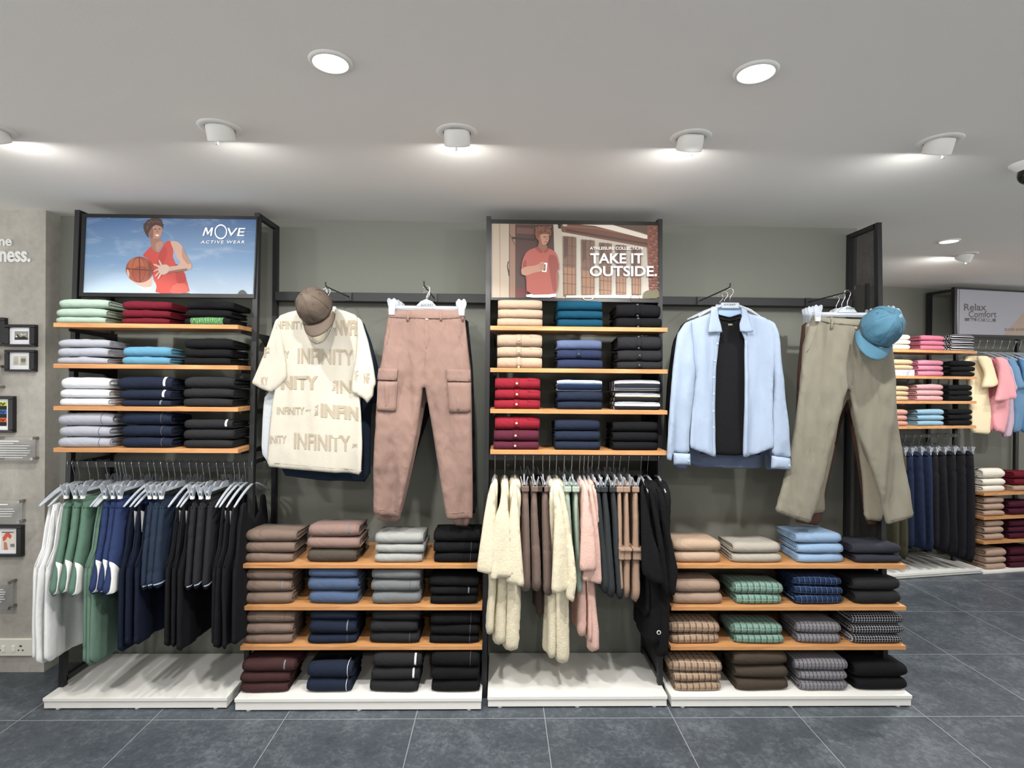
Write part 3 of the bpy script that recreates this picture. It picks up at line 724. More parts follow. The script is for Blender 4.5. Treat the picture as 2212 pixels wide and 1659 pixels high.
def sky_print():
    m, nt, b = newmat('printed_sky')
    tc = N(nt, 'ShaderNodeTexCoord'); sp = N(nt, 'ShaderNodeSeparateXYZ'); nt.links.new(tc.outputs['Generated'], sp.inputs[0])
    mp = N(nt, 'ShaderNodeMapping'); mp.inputs['Scale'].default_value = (3, 1, 9); mp.inputs['Rotation'].default_value = (0, R(18), 0)
    nt.links.new(tc.outputs['Object'], mp.inputs[0]); n = N(nt, 'ShaderNodeTexNoise', Scale=1.6, Detail=7.0, Roughness=.6, Distortion=1.0); nt.links.new(mp.outputs[0], n.inputs[0])
    r = N(nt, 'ShaderNodeValToRGB'); e = r.color_ramp.elements
    e[0].position = 0; e[0].color = lin((164, 180, 194)); e[1].position = 1; e[1].color = lin((62, 92, 132)); k = e.new(.4); k.color = lin((106, 136, 168))
    nt.links.new(sp.outputs[2], r.inputs[0])
    c = N(nt, 'ShaderNodeMapRange'); c.inputs[1].default_value = .5; c.inputs[2].default_value = .8; c.inputs[4].default_value = .6; nt.links.new(n.outputs[0], c.inputs[0])
    mx = N(nt, 'ShaderNodeMix', data_type='RGBA'); mx.inputs[7].default_value = lin((158, 172, 188)); nt.links.new(c.outputs[0], mx.inputs[0]); nt.links.new(r.outputs[0], mx.inputs[6])
    nt.links.new(mx.outputs[2], b.inputs['Base Color']); nt.links.new(mx.outputs[2], b.inputs['Emission Color']); b.inputs['Emission Strength'].default_value = GLOW; b.inputs['Roughness'].default_value = .5
    return m
pl1 = plane_lean(POST_Y0 - .012, POST_K)
t1 = poster('framed poster of a basketball player in a red vest against blue sky', pl1, [(178, 461.5), (557, 467.5), (549, 644), (171, 640)], [(185.5, 469), (554, 473.5), (547, 635.5), (179, 632)])
skyq = [(185.5, 469), (554, 473.5), (547, 635.5), (179, 632)]
mb = MB(); mb.poly([on(pl1, *p) + pl1[2] * -.004 for p in skyq]); mb.build('printed_background', sky_print(), t1)
A = Art(pl1, cA)
SK = (206, 152, 128); SKD = (158, 104, 84); SKL = (228, 186, 166)
A.poly([(755, 450), (770, 500), (815, 540), (880, 558), (905, 545), (908, 498), (880, 500), (830, 515), (790, 480)], SKL)
A.poly([(815, 548), (850, 556), (905, 552), (898, 576), (850, 578), (848, 562)], (235, 238, 242), 0)
A.poly([(845, 365), (885, 322), (905, 302), (925, 340), (950, 345), (985, 282), (1008, 272), (1032, 300), (1030, 395), (1100, 460), (1115, 520), (1135, 593), (922, 592), (935, 545), (910, 500), (905, 420), (880, 380)], (222, 74, 62))
A.poly([(1040, 400), (1100, 462), (1112, 520), (1060, 540), (1045, 480)], (196, 54, 48)); A.poly([(950, 345), (985, 300), (1000, 360), (960, 430), (930, 420)], (204, 60, 52))
A.poly([(1000, 590), (1040, 530), (1115, 530), (1132, 592)], (238, 104, 88)); A.poly([(1085, 588), (1130, 588), (1134, 594), (1080, 594)], (60, 70, 96), 0)
A.poly([(893, 250), (925, 262), (955, 262), (962, 275), (975, 292), (960, 322), (925, 345), (900, 315)], (180, 126, 104))
A.poly([(925, 290), (960, 275), (975, 292), (955, 325), (930, 340)], SK)
A.poly([(885, 205), (905, 182), (938, 176), (962, 190), (968, 208), (964, 236), (955, 254), (940, 263), (922, 262), (895, 262), (885, 235)], SK)
A.poly([(885, 205), (905, 190), (915, 215), (912, 262), (895, 262), (885, 235)], SKD)
A.poly([(922, 240), (942, 238), (950, 242), (936, 250)], (236, 226, 220), 0); A.poly([(918, 205), (932, 203), (932, 208), (918, 210)], (70, 42, 34), 0); A.poly([(944, 203), (958, 203), (957, 208), (945, 208)], (70, 42, 34), 0); A.poly([(936, 208), (944, 224), (934, 228)], SKD, 0)
A.poly([(853, 190), (868, 162), (900, 142), (945, 138), (968, 158), (970, 198), (958, 190), (930, 180), (908, 192), (892, 215), (882, 232), (888, 262), (870, 240), (858, 215)], (74, 48, 40))
for q in ([(868, 170), (880, 148), (893, 160)], [(890, 150), (912, 136), (918, 152)], [(920, 146), (940, 134), (945, 150)], [(945, 146), (966, 148), (960, 166)], [(858, 195), (854, 172), (872, 176)], [(955, 170), (976, 178), (968, 205)]): A.poly(q, (74, 48, 40), 0)
for q in ([(880, 168), (905, 150), (910, 156), (884, 178)], [(905, 165), (935, 150), (938, 156), (908, 172)], [(872, 190), (884, 180), (886, 196), (876, 214)], [(935, 160), (958, 160), (960, 168), (938, 168)]): A.poly(q, (112, 76, 60), 0)
A.poly([(1012, 275), (1058, 280), (1085, 302), (1100, 340), (1140, 408), (1146, 440), (1120, 453), (1060, 463), (1000, 472), (985, 460), (980, 440), (1010, 430), (1060, 425), (1078, 412), (1050, 370), (1035, 330)], SKL)
A.poly([(1085, 310), (1100, 342), (1140, 410), (1120, 420), (1085, 375)], SK); A.poly([(990, 462), (1060, 448), (1120, 440), (1118, 454), (1060, 464), (1000, 472)], SKD)
A.poly([(950, 428), (985, 415), (1012, 428), (1005, 465), (975, 482), (950, 470), (940, 448)], (232, 200, 184))
for q in ([(958, 430), (972, 425), (950, 388), (944, 392)], [(952, 440), (962, 428), (918, 412), (913, 419)], [(944, 452), (944, 440), (914, 458), (914, 464)], [(950, 470), (948, 458), (922, 488), (930, 492)], [(965, 478), (955, 468), (938, 504), (945, 508)]): A.poly(q, (232, 200, 184))
A.disc(832, 448, 82, 77, (176, 84, 54)); A.disc(820, 425, 55, 46, (200, 106, 70)); A.disc(840, 470, 55, 42, (168, 76, 50))
A.disc(828, 448, 40, 75, (92, 44, 34), r0=.95); A.poly([(829, 372), (834, 372), (838, 524), (833, 524)], (92, 44, 34), 0)
A.poly([(752, 440), (912, 452), (912, 457), (752, 446)], (92, 44, 34), 0); A.poly([(885, 395), (905, 420), (905, 480), (880, 500), (890, 450)], (130, 66, 46))
A.poly([(755, 470), (770, 500), (775, 470), (760, 440)], SKL)
A.poly([(1420, 590), (1435, 572), (1455, 570), (1470, 585), (1478, 597), (1420, 597)], (96, 104, 100))
WH = (244, 247, 252)
A.poly([(1208, 247), (1225, 197), (1236, 197), (1244, 226), (1262, 197), (1273, 197), (1265, 247), (1254, 247), (1259, 216), (1243, 240), (1237, 240), (1229, 213), (1219, 247)], WH, 0); A.text('VE', 1358, 200, 1466, 249, WH, bold=.01, shear=.15)
A.disc(1319, 223, 38, 45, WH, r0=.8); A.text('ACTIVE WEAR', 1198, 275, 1460, 293, WH, bold=.015, shear=.2, spacing=1.25)
A.mb.build('printed_picture', A.ms, t1)

pl3 = plane_lean(POST_Y0 - .012, POST_K)
t3 = poster('framed poster of a man in a terracotta polo outside a cafe', pl3, [(1060.5, 474), (1424, 479.5), (1423.5, 654), (1060, 648)], [(1062, 482.5), (1421.5, 486.5), (1422, 646), (1062, 642.5)])
A = Art(pl3, cE)
A.poly([(122, 126), (1190, 138), (1194, 611), (122, 602)], (176, 146, 124), 0)
A.poly([(122, 126), (236, 127), (236, 603), (122, 602)], (206, 188, 166), 0); A.poly([(170, 126), (182, 126), (182, 602), (176, 602)], (186, 166, 144), 0)
A.poly([(236, 128), (276, 128), (276, 603), (236, 603)], (166, 128, 108), 0); A.poly([(240, 190), (274, 260), (274, 268), (240, 198)], (60, 44, 40), 0); A.poly([(236, 128), (240, 128), (240, 603), (236, 603)], (70, 52, 46), 0)
A.poly([(276, 130), (556, 132), (520, 603), (276, 603)], (84, 56, 50), 0); A.poly([(285, 150), (400, 158), (400, 195), (285, 190)], (120, 84, 70), 0); A.poly([(255, 210), (400, 225), (400, 238), (255, 224)], (56, 38, 36), 0)
A.poly([(280, 540), (345, 540), (345, 603), (280, 603)], (110, 48, 46), 0); A.poly([(228, 370), (236, 365), (228, 400), (240, 440), (234, 470), (230, 440), (222, 400)], (44, 34, 32))
A.poly([(520, 131), (600, 133), (600, 603), (535, 603)], (214, 202, 184), 0)
A.poly([(575, 175), (1115, 260), (1135, 608), (575, 604)], (222, 212, 198), 0)
A.poly([(560, 132), (760, 134), (1190, 205), (1190, 292), (575, 180)], (128, 84, 66), 0); A.poly([(600, 160), (1190, 262), (1190, 275), (600, 174)], (92, 58, 46), 0); A.poly([(600, 140), (780, 150), (1190, 225), (1190, 232), (780, 160), (600, 148)], (156, 110, 88), 0)
A.poly([(690, 133), (900, 135), (1140, 205), (1142, 226), (1100, 222), (780, 140)], (226, 216, 200), 0); A.poly([(900, 134), (1130, 136), (1130, 195)], (110, 88, 76), 0)
A.poly([(548, 131), (568, 131), (568, 158), (552, 158)], (40, 34, 36), 0); A.disc(594, 136, 15, 9, (210, 200, 186))
brick = stripes('poster_brick', [(150, 92, 74), (176, 120, 98), (140, 84, 68), (168, 108, 86)], [0, .3, .5, .8])
A.poly([(1120, 140), (1190, 139), (1194, 611), (1135, 608)], (148, 92, 74), 0)
for k in range(26):
    y = 150 + k * 17.5; sh = 8 * (k % 2)
    for q in range(3): A.poly([(1140 + 20 * q - sh, y), (1155 + 20 * q - sh, y + 1), (1155 + 20 * q - sh, y + 11), (1140 + 20 * q - sh, y + 10)], ((120, 66, 54), (170, 112, 90), (134, 78, 62))[(k + q) % 3], 0)
for wx0, wx1, yt, yt2 in ((580, 665, 208, 222), (697, 783, 230, 240), (812, 892, 250, 258), (918, 985, 264, 272), (1018, 1080, 276, 284)):
    A.poly([(wx0, yt), (wx1, yt2), (wx1 - 2, 594), (wx0 + 4, 592)], (132, 98, 80), 0)
    A.poly([(wx0 + 8, yt + 200), (wx1 - 8, yt + 205), (wx1 - 8, 580), (wx0 + 10, 580)], (176, 130, 98), 0)
    A.poly([(wx0 + 8, yt + 10), (wx0 + 30, yt + 14), (wx0 + 30, yt + 120), (wx0 + 8, yt + 150)], (98, 70, 60), 0)
    for k in range(6): A.poly([(wx0, yt + 60 * k), (wx1, yt + 60 * k + 8), (wx1, yt + 60 * k + 11), (wx0, yt + 60 * k + 4)], (104, 72, 58), 0)
    for k in (1, 2): xx = wx0 + (wx1 - wx0) * k / 3; A.poly([(xx, yt), (xx + 3, yt), (xx + 3, 590), (xx, 590)], (104, 72, 58), 0)
A.poly([(600, 604), (1135, 608), (1135, 590), (900, 585), (600, 590)], (236, 220, 196), 0)
A.poly([(1085, 600), (1095, 570), (1120, 555), (1150, 562), (1170, 545), (1192, 560), (1194, 609), (1085, 608)], (112, 108, 74)); A.disc(1040, 606, 30, 22, (90, 60, 48), r0=.88); A.disc(740, 606, 34, 14, (244, 232, 212), r0=.8)
RS = (192, 98, 86); RD = (160, 74, 66)
A.poly([(345, 580), (535, 572), (538, 603), (345, 603)], (226, 224, 228))
A.poly([(535, 415), (553, 450), (545, 560), (528, 566), (520, 480)], SKD)
A.poly([(350, 305), (420, 277), (450, 312), (490, 285), (540, 318), (560, 420), (535, 432), (545, 500), (540, 562), (525, 582), (350, 586), (345, 470), (312, 420), (325, 350)], RS)
A.poly([(480, 330), (535, 330), (556, 418), (535, 430), (540, 560), (520, 575), (500, 480)], RD); A.poly([(318, 400), (345, 350), (350, 440), (346, 560), (352, 584), (344, 470)], RD)
A.poly([(312, 418), (345, 405), (400, 400), (432, 385), (470, 400), (470, 428), (440, 436), (400, 442), (345, 464), (315, 456)], SK)
A.poly([(445, 380), (480, 382), (474, 440), (446, 438)], (240, 238, 236), 0); A.poly([(452, 390), (470, 390), (468, 432), (452, 432)], (120, 92, 84), 0)
A.poly([(425, 385), (450, 372), (462, 382), (462, 425), (440, 432), (425, 410)], SK)
for k in range(4): A.poly([(430, 388 + 10 * k), (460, 390 + 9 * k), (460, 392 + 9 * k), (430, 390 + 10 * k)], SKD, 0)
A.poly([(428, 240), (475, 262), (482, 290), (452, 312), (418, 285)], SKD)
A.poly([(410, 215), (430, 192), (480, 188), (493, 205), (489, 240), (476, 263), (450, 267), (428, 250)], SK); A.poly([(410, 215), (432, 200), (440, 240), (450, 267), (428, 250)], SKD)
A.poly([(456, 215), (470, 214), (470, 219), (456, 220)], (64, 40, 34), 0); A.poly([(480, 213), (489, 214), (488, 218), (480, 218)], (64, 40, 34), 0); A.poly([(462, 246), (482, 245), (480, 250), (464, 251)], (150, 70, 62), 0); A.poly([(474, 218), (482, 234), (472, 236)], SKD, 0)
A.poly([(402, 285), (420, 275), (452, 312), (440, 322), (412, 300)], RD); A.poly([(452, 312), (484, 284), (492, 292), (470, 320)], RD)
A.poly([(400, 182), (420, 155), (460, 147), (496, 160), (508, 190), (501, 214), (486, 198), (445, 196), (428, 212), (414, 236), (405, 215)], (138, 86, 62))
_r = random.Random(4)
for k in range(46): A.disc(408 + _r.random() * 92, 154 + _r.random() * 38, 5 + 4 * _r.random(), 4 + 3 * _r.random(), ((150, 96, 70), (126, 78, 56), (160, 106, 78), (112, 68, 50))[k % 4], n=9)
A.text('ATHLEISURE COLLECTION', 750, 280, 1085, 300, (240, 236, 232), bold=.02)
A.text('TAKE IT', 752, 322, 1090, 387, (248, 247, 248), bold=.022); A.text('OUTSIDE.', 750, 403, 1177, 469, (248, 247, 248), bold=.022)
A.mb.build('printed_picture', A.ms, t3)

# ------------------------------------------------------------------ far right unit on the angled wall
def bpt(u, off, z): return BO + BU * u + BN * off + Vector((0, 0, z))
def bu(x, y, off): return (on(bplane(off), x, y) - BO).dot(BU)
BAX = (BU, BN, Vector((0, 0, 1)))
U5t = thing('wall_display_unit', bpt(0, .3, 0), 'black steel wall unit on the angled wall under the Relax Comfort poster', 'shelving unit', 'black steel wall display units')
u5r = bu(2110, 840, .02); u5l = u5r - .86
z5 = []
for ys in (758, 813.5, 866.5, 919.5):
    q = on(bplane(.02), 2100, ys); z5.append(q.z)
    s = MB().box(bpt((u5l + u5r) / 2, .18, q.z - .011), (.43, .16, .011), BAX).build('shelf_board', M_oak, U5t)
for uu in (u5l - .02, u5r + .02):
    MB().bar(bpt(uu, .22, 0), bpt(uu, .22, TOPZ), .024, .03).build('front_post', M_black, U5t)
    MB().bar(bpt(uu, .47, 0), bpt(uu, .47, TOPZ), .024, .03).build('back_post', M_black, U5t)
zr5 = on(bplane(.16), 2030, 941).z
MB().bar(bpt(u5l, .16, zr5), bpt(u5r, .16, zr5), .014, .028).build('hanging_rail', M_black, U5t)
def bplat(xa, xb, yt, yb, lab_t):
    a, b = bu(xa, yt, 0), bu(xb, yt, 0); z = on(bplane(0), (xa + xb) / 2, yt).z
    MB().box(bpt((a + b) / 2, .24, z - .009), ((b - a) / 2, .24, .009), BAX).build('platform_top', M_white, lab_t)
    MB().box(bpt((a + b) / 2, .244, (z - .02 + .006) / 2), ((b - a) / 2 - .003, .235, (z - .02 - .006) / 2), BAX).build('platform_base', M_white, lab_t)
    return z
zp5 = bplat(1890, 2122.5, 1236, 1250, U5t)
U6t = thing('wall_display_unit', bpt(1.3, .3, 0), 'low oak shelf unit on the angled wall at the right photo edge', 'shelving unit', 'black steel wall display units')
zp6 = bplat(2124.5, 2420, 1226, 1248, U6t)
u6l, u6r = bu(2126, 1064, .02), bu(2126, 1064, .02) + 1.15
z6 = []
for ys in (1065, 1117, 1169.5):
    z = on(bplane(.02), 2140, ys).z; z6.append(z); MB().box(bpt((u6l + u6r) / 2, .18, z - .011), ((u6r - u6l) / 2, .16, .011), BAX).build('shelf_board', M_oak, U6t)
uu = bu(2194, 980, .44); MB().bar(bpt(uu, .44, .05), bpt(uu, .44, 2.0), .03, .03).build('back_post', M_black, U6t)
# rail for the tees
zt6 = on(bplane(.20), 2160, 738).z
MB().bar(bpt(u6l, .20, zt6), bpt(u6r, .20, zt6), .014, .02).build('hanging_rail', M_black, U6t)
# poster 3
pl5 = bplane(.2)
t5 = poster('framed white poster with grey Relax Comfort lettering above the angled wall shelves', pl5, [(2062, 620), (2330, 634), (2330, 732), (2066, 727)], [(2065.5, 624), (2326, 638), (2326, 727.5), (2068, 722)])
mb = MB(); pf = on(bplane(.2), 2064, 640); ub = (pf - BO).dot(BU)
mb.bar(bpt(ub - .005, .2, 1.9), bpt(ub - .005, .2, TOPZ - .01), .022, .022); mb.bar(bpt(ub - .005, .45, 1.9), bpt(ub - .005, .45, TOPZ - .01), .022, .022); mb.bar(bpt(ub - .005, .2, TOPZ - .02), bpt(ub - .005, .45, TOPZ - .02), .022, .022)
mb.build('side_frame', M_black, t5)
A = Art(pl5, cI)
A.poly([(745, 606), (1608, 655), (1608, 955), (752, 938)], (206, 206, 216), 0)
A.poly([(1085, 944), (1234, 780), (1330, 660), (1608, 690), (1608, 955)], (214, 190, 172), 0)
A.text('Relax', 807, 716, 967, 766, (112, 110, 112), bold=.02); A.text('Comfort', 840, 768, 1040, 815, (112, 110, 112), bold=.015)
A.poly([(812, 818), (1035, 824), (1035, 846), (812, 840)], (120, 116, 118), 0); A.text('ALL DAY EASE', 842, 823, 1012, 841, (214, 212, 218), bold=.01); A.text('BOXER SHORTS', 1098, 892, 1260, 911, (120, 110, 106), bold=.01)
A.mb.build('printed_picture', A.ms, t5)
# ------------------------------------------------------------------ folded clothes
def arc_profile(Dp, H, inset, drop, n=7):
    """points (y, z) from the top back, round the front nose, to the bottom back"""
    h = H - 2 * inset; r = h / 2; out = []
    for y in (Dp, Dp * .6, Dp * .3, inset + r * 1.6): out.append((y, (H - inset) - (y / Dp) ** 1.6 * drop * H))
    for k in range(n + 1):
        a = math.pi / 2 + math.pi * k / n
        out.append((inset + r * .95 + r * .95 * math.cos(a), inset + r + r * math.sin(a) * (1 if math.sin(a) > 0 else 1)))
    for y in (inset + r * 1.6, Dp * .3, Dp * .6, Dp): out.append((y, inset))
    return out
class Fold:
    def __init__(s, W, Dp, H, seed, soft=1.0, drop=.25, t=None, layers=3, slump=0.0):
        s.W, s.D, s.H, s.seed, s.soft, s.slump = W, Dp, H, seed, soft, slump
        s.t = t or max(.0035, H * .15); s.prof = arc_profile(Dp, H, 0, drop); s.drop = drop; s.layers = layers
        s.arc = [0]
        for a, b in zip(s.prof, s.prof[1:]): s.arc.append(s.arc[-1] + math.hypot(a[0] - b[0], a[1] - b[1]))
        s.nose = s.arc[4]
    def warp(s, x, y, z):
        u = x / (s.W / 2); e = abs(u) ** 7; H = s.H
        zm = H * .45; k = z / H
        z2 = zm + (z - zm) * (1 - .26 * e * s.soft) if z > zm else zm + (z - zm) * (1 - .10 * e * s.soft)
        z2 -= k * (.0035 * s.soft * abs(noise.noise((x * 14, y * 9, s.seed))) + .007 * s.soft * abs(noise.noise((x * 6, s.seed * 1.7, 2))))
        y2 = y + .010 * e * s.soft + (.003 * s.soft * noise.noise((x * 11, z * 20, s.seed + 5)) + .006 * s.soft * noise.noise((x * 4, 3, s.seed)))
        return (x * (1 + .01 * noise.noise((y * 14, z * 60, s.seed + 2)) * s.soft), y2, max(0.0002, z2))
    def strip(s, mb, x0, x1, a, b, nx, mi=0, uv=True):
        """closed solid between profile a (outer) and b (inner), extruded in x"""
        n = len(a); ring = a + list(reversed(b)); m_ = len(ring); vs = []; uvs = []
        sa = s.arc + list(reversed(s.arc))
        for i in range(nx + 1):
            tt = -1 + 2 * i / nx; tt = math.copysign(abs(tt) ** .8, tt); x = (x0 + x1) / 2 + (x1 - x0) / 2 * tt
            for j, (y, z) in enumerate(ring): vs.append(s.warp(x, y, z)); uvs.append((x, sa[j] - s.nose if j < len(sa) else 0))
        fs = [(i * m_ + j, i * m_ + (j + 1) % m_, (i + 1) * m_ + (j + 1) % m_, (i + 1) * m_ + j) for i in range(nx) for j in range(m_)]
        fs = [tuple(reversed(f)) for f in fs]
        for base, rev in ((0, False), (nx * m_, True)):
            for j in range(n - 1):
                q = (base + j, base + j + 1, base + m_ - 2 - j, base + m_ - 1 - j); fs.append(tuple(reversed(q)) if rev else q)
        mb.add(vs, fs, mi, uvs)
    def body(s, mb):
        rnd = random.Random(s.seed * 13 + 1); x = s.W / 2
        for L in range(s.layers):
            ins = L * (s.t * 1.22)
            a = s.prof if L == 0 else arc_profile(s.D, s.H, ins, s.drop)
            if s.H - 2 * ins < s.t * 1.4: break
            last = s.H - 2 * (ins + s.t) < s.t * 1.2
            b = arc_profile(s.D, s.H, min(ins + s.t, s.H / 2 - .0004), s.drop)
            dx = 0 if L == 0 else rnd.uniform(-.002, .006)
            s.strip(mb, -x + dx, x - (0 if L == 0 else rnd.uniform(-.003, .006)), a, b, 10 if L == 0 else 5, 0 if L == 0 else 1)
    def patch(s, mb, x0, x1, s0, s1, lift=.0015, mi=0, nx=2):
        """strip lying on the front, between arc lengths s0..s1 (0 = top of the nose)"""
        pr = []
        n = 9
        for k in range(n + 1):
            t = s.nose + s0 + (s1 - s0) * k / n
            for i in range(len(s.arc) - 1):
                if s.arc[i] <= t <= s.arc[i + 1]:
                    f = (t - s.arc[i]) / (s.arc[i + 1] - s.arc[i]); p = np.array(s.prof[i]); q = np.array(s.prof[i + 1])
                    d = q - p; nn = np.array([d[1], -d[0]]); nn = nn / (np.linalg.norm(nn) + 1e-9)
                    if nn[0] > 0.3 or (nn[1] < 0 and p[1] > s.H * .5): nn = -nn
                    pr.append((p + d * f, nn)); break
        vs = []
        for i in range(nx + 1):
            x = x0 + (x1 - x0) * i / nx
            for l in (0, lift):
                for p, nn in pr:
                    v = s.warp(x, p[0], p[1]); vs.append((v[0], v[1] + nn[0] * l, v[2] + nn[1] * l))
        k = len(pr); fs = []
        for i in range(nx):
            o, o2 = i * 2 * k, (i + 1) * 2 * k
            for j in range(k - 1): fs.append((o + k + j, o2 + k + j, o2 + k + j + 1, o + k + j + 1))
            fs.append((o, o2, o2 + k, o + k)); fs.append((o + k - 1, o + 2 * k - 1, o2 + 2 * k - 1, o2 + k - 1))
        for o in (0, nx * 2 * k):
            for j in range(k - 1): fs.append((o + j, o + j + 1, o + k + j + 1, o + k + j) if o else (o + j, o + k + j, o + k + j + 1, o + j + 1))
        mb.add(vs, fs, mi)
    def front(s, x, k=.5, lift=.002):
        """point on the nose at height fraction k"""
        a = math.pi / 2 + math.pi * (1 - k); r = s.H / 2
        return Vector(s.warp(x, r * .95 + r * .95 * math.cos(a), r + r * math.sin(a))) + Vector((0, -lift, 0))
def vmesh(mb, loc, rot):
    m = Matrix.Rotation(rot, 4, 'Z'); m.translation = loc
    mb.v = [tuple(m @ Vector(v)) for v in mb.v]; return mb

CLR = {
 'mint green': (176, 205, 184), 'crimson': (128, 22, 40), 'black': (24, 25, 28), 'lavender grey': (184, 188, 202), 'sky blue': (92, 168, 208),
 'white': (222, 225, 230), 'navy': (33, 43, 66), 'charcoal': (44, 45, 48), 'taupe': (140, 116, 100), 'rosy taupe': (160, 126, 114), 'olive brown': (92, 82, 70),
 'pale grey': (176, 178, 174), 'denim blue': (80, 104, 144), 'mid grey': (124, 130, 132), 'deep burgundy': (78, 46, 46), 'beige': (206, 172, 142), 'teal blue': (10, 76, 108),
 'mid blue': (90, 108, 152), 'indigo': (42, 54, 90), 'red': (168, 26, 44), 'plum': (100, 34, 54), 'light beige grey': (186, 178, 162), 'pale blue': (146, 184, 226),
 'dark slate': (54, 56, 68), 'sand': (180, 150, 126), 'dark brown': (82, 70, 58), 'cream': (222, 208, 178), 'tan': (226, 186, 140), 'pink': (232, 132, 160), 'pale pink': (236, 166, 170),
 'bright pink': (236, 120, 150), 'salmon': (224, 152, 132), 'light blue': (138, 186, 214), 'burgundy': (84, 24, 46), 'ivory': (234, 226, 208), 'brown beige': (196, 160, 136)}
def tone(c):
    g = sum(c) / 3; k = .86 if g < 205 else .94
    return tuple(max(11, (g * .22 + v * .78) * k) for v in c)
def cmat(c):
    if c in CLR: return fabric('cloth_' + c.replace(' ', '_'), tone(CLR[c]), wr=.45, scale=16)
    return {
     'green plaid': lambda: plaid('cloth_green_plaid', (112, 146, 132), (56, 80, 70), (160, 178, 168), .030, .028),
     'navy plaid': lambda: plaid('cloth_navy_plaid', (34, 48, 78), (22, 30, 50), (92, 114, 146), .026, .034, .2),
     'brown plaid': lambda: plaid('cloth_brown_plaid', (158, 134, 112), (84, 68, 56), (190, 172, 152), .030, .036),
     'grey plaid': lambda: plaid('cloth_grey_plaid', (124, 122, 127), (52, 51, 56), (146, 144, 148), .019, .016),
     'black plaid': lambda: plaid('cloth_black_plaid', (30, 31, 36), (22, 22, 26), (190, 190, 194), .013, .013, .3),
     'navy and white striped': lambda: stripes('cloth_navy_stripe', [(30, 44, 74), (236, 234, 232), (30, 42, 66), (110, 140, 160), (30, 42, 66)], [0, .24, .52, .58, .62]),
     'black and white striped': lambda: stripes('cloth_black_stripe', [(30, 31, 36), (232, 232, 236), (32, 33, 38), (226, 226, 230), (40, 42, 50), (150, 156, 160)], [0, .1, .2, .28, .52, .93]),
     'black white and gold striped': lambda: stripes('cloth_gold_stripe', [(38, 40, 44), (214, 214, 210), (38, 40, 44), (226, 226, 224), (160, 130, 80), (38, 40, 44)], [0, .32, .38, .44, .56, .62]),
     'fine striped': lambda: stripes('cloth_fine_stripe', [(28, 28, 34), (232, 228, 232), (28, 28, 34), (232, 228, 232), (28, 28, 34), (232, 228, 232), (28, 28, 34)], [0, .12, .24, .42, .54, .76, .9]),
     'black with green leaf panel': lambda: cmat('black'),
    }[c]()
ORD = {1: [''], 2: ['upper', 'lower'], 3: ['top', 'middle', 'bottom']}
M_btn = plain('button_dark', (60, 58, 58), .35); M_btnl = plain('button_pale', (196, 170, 150), .35)
seedc = [0]
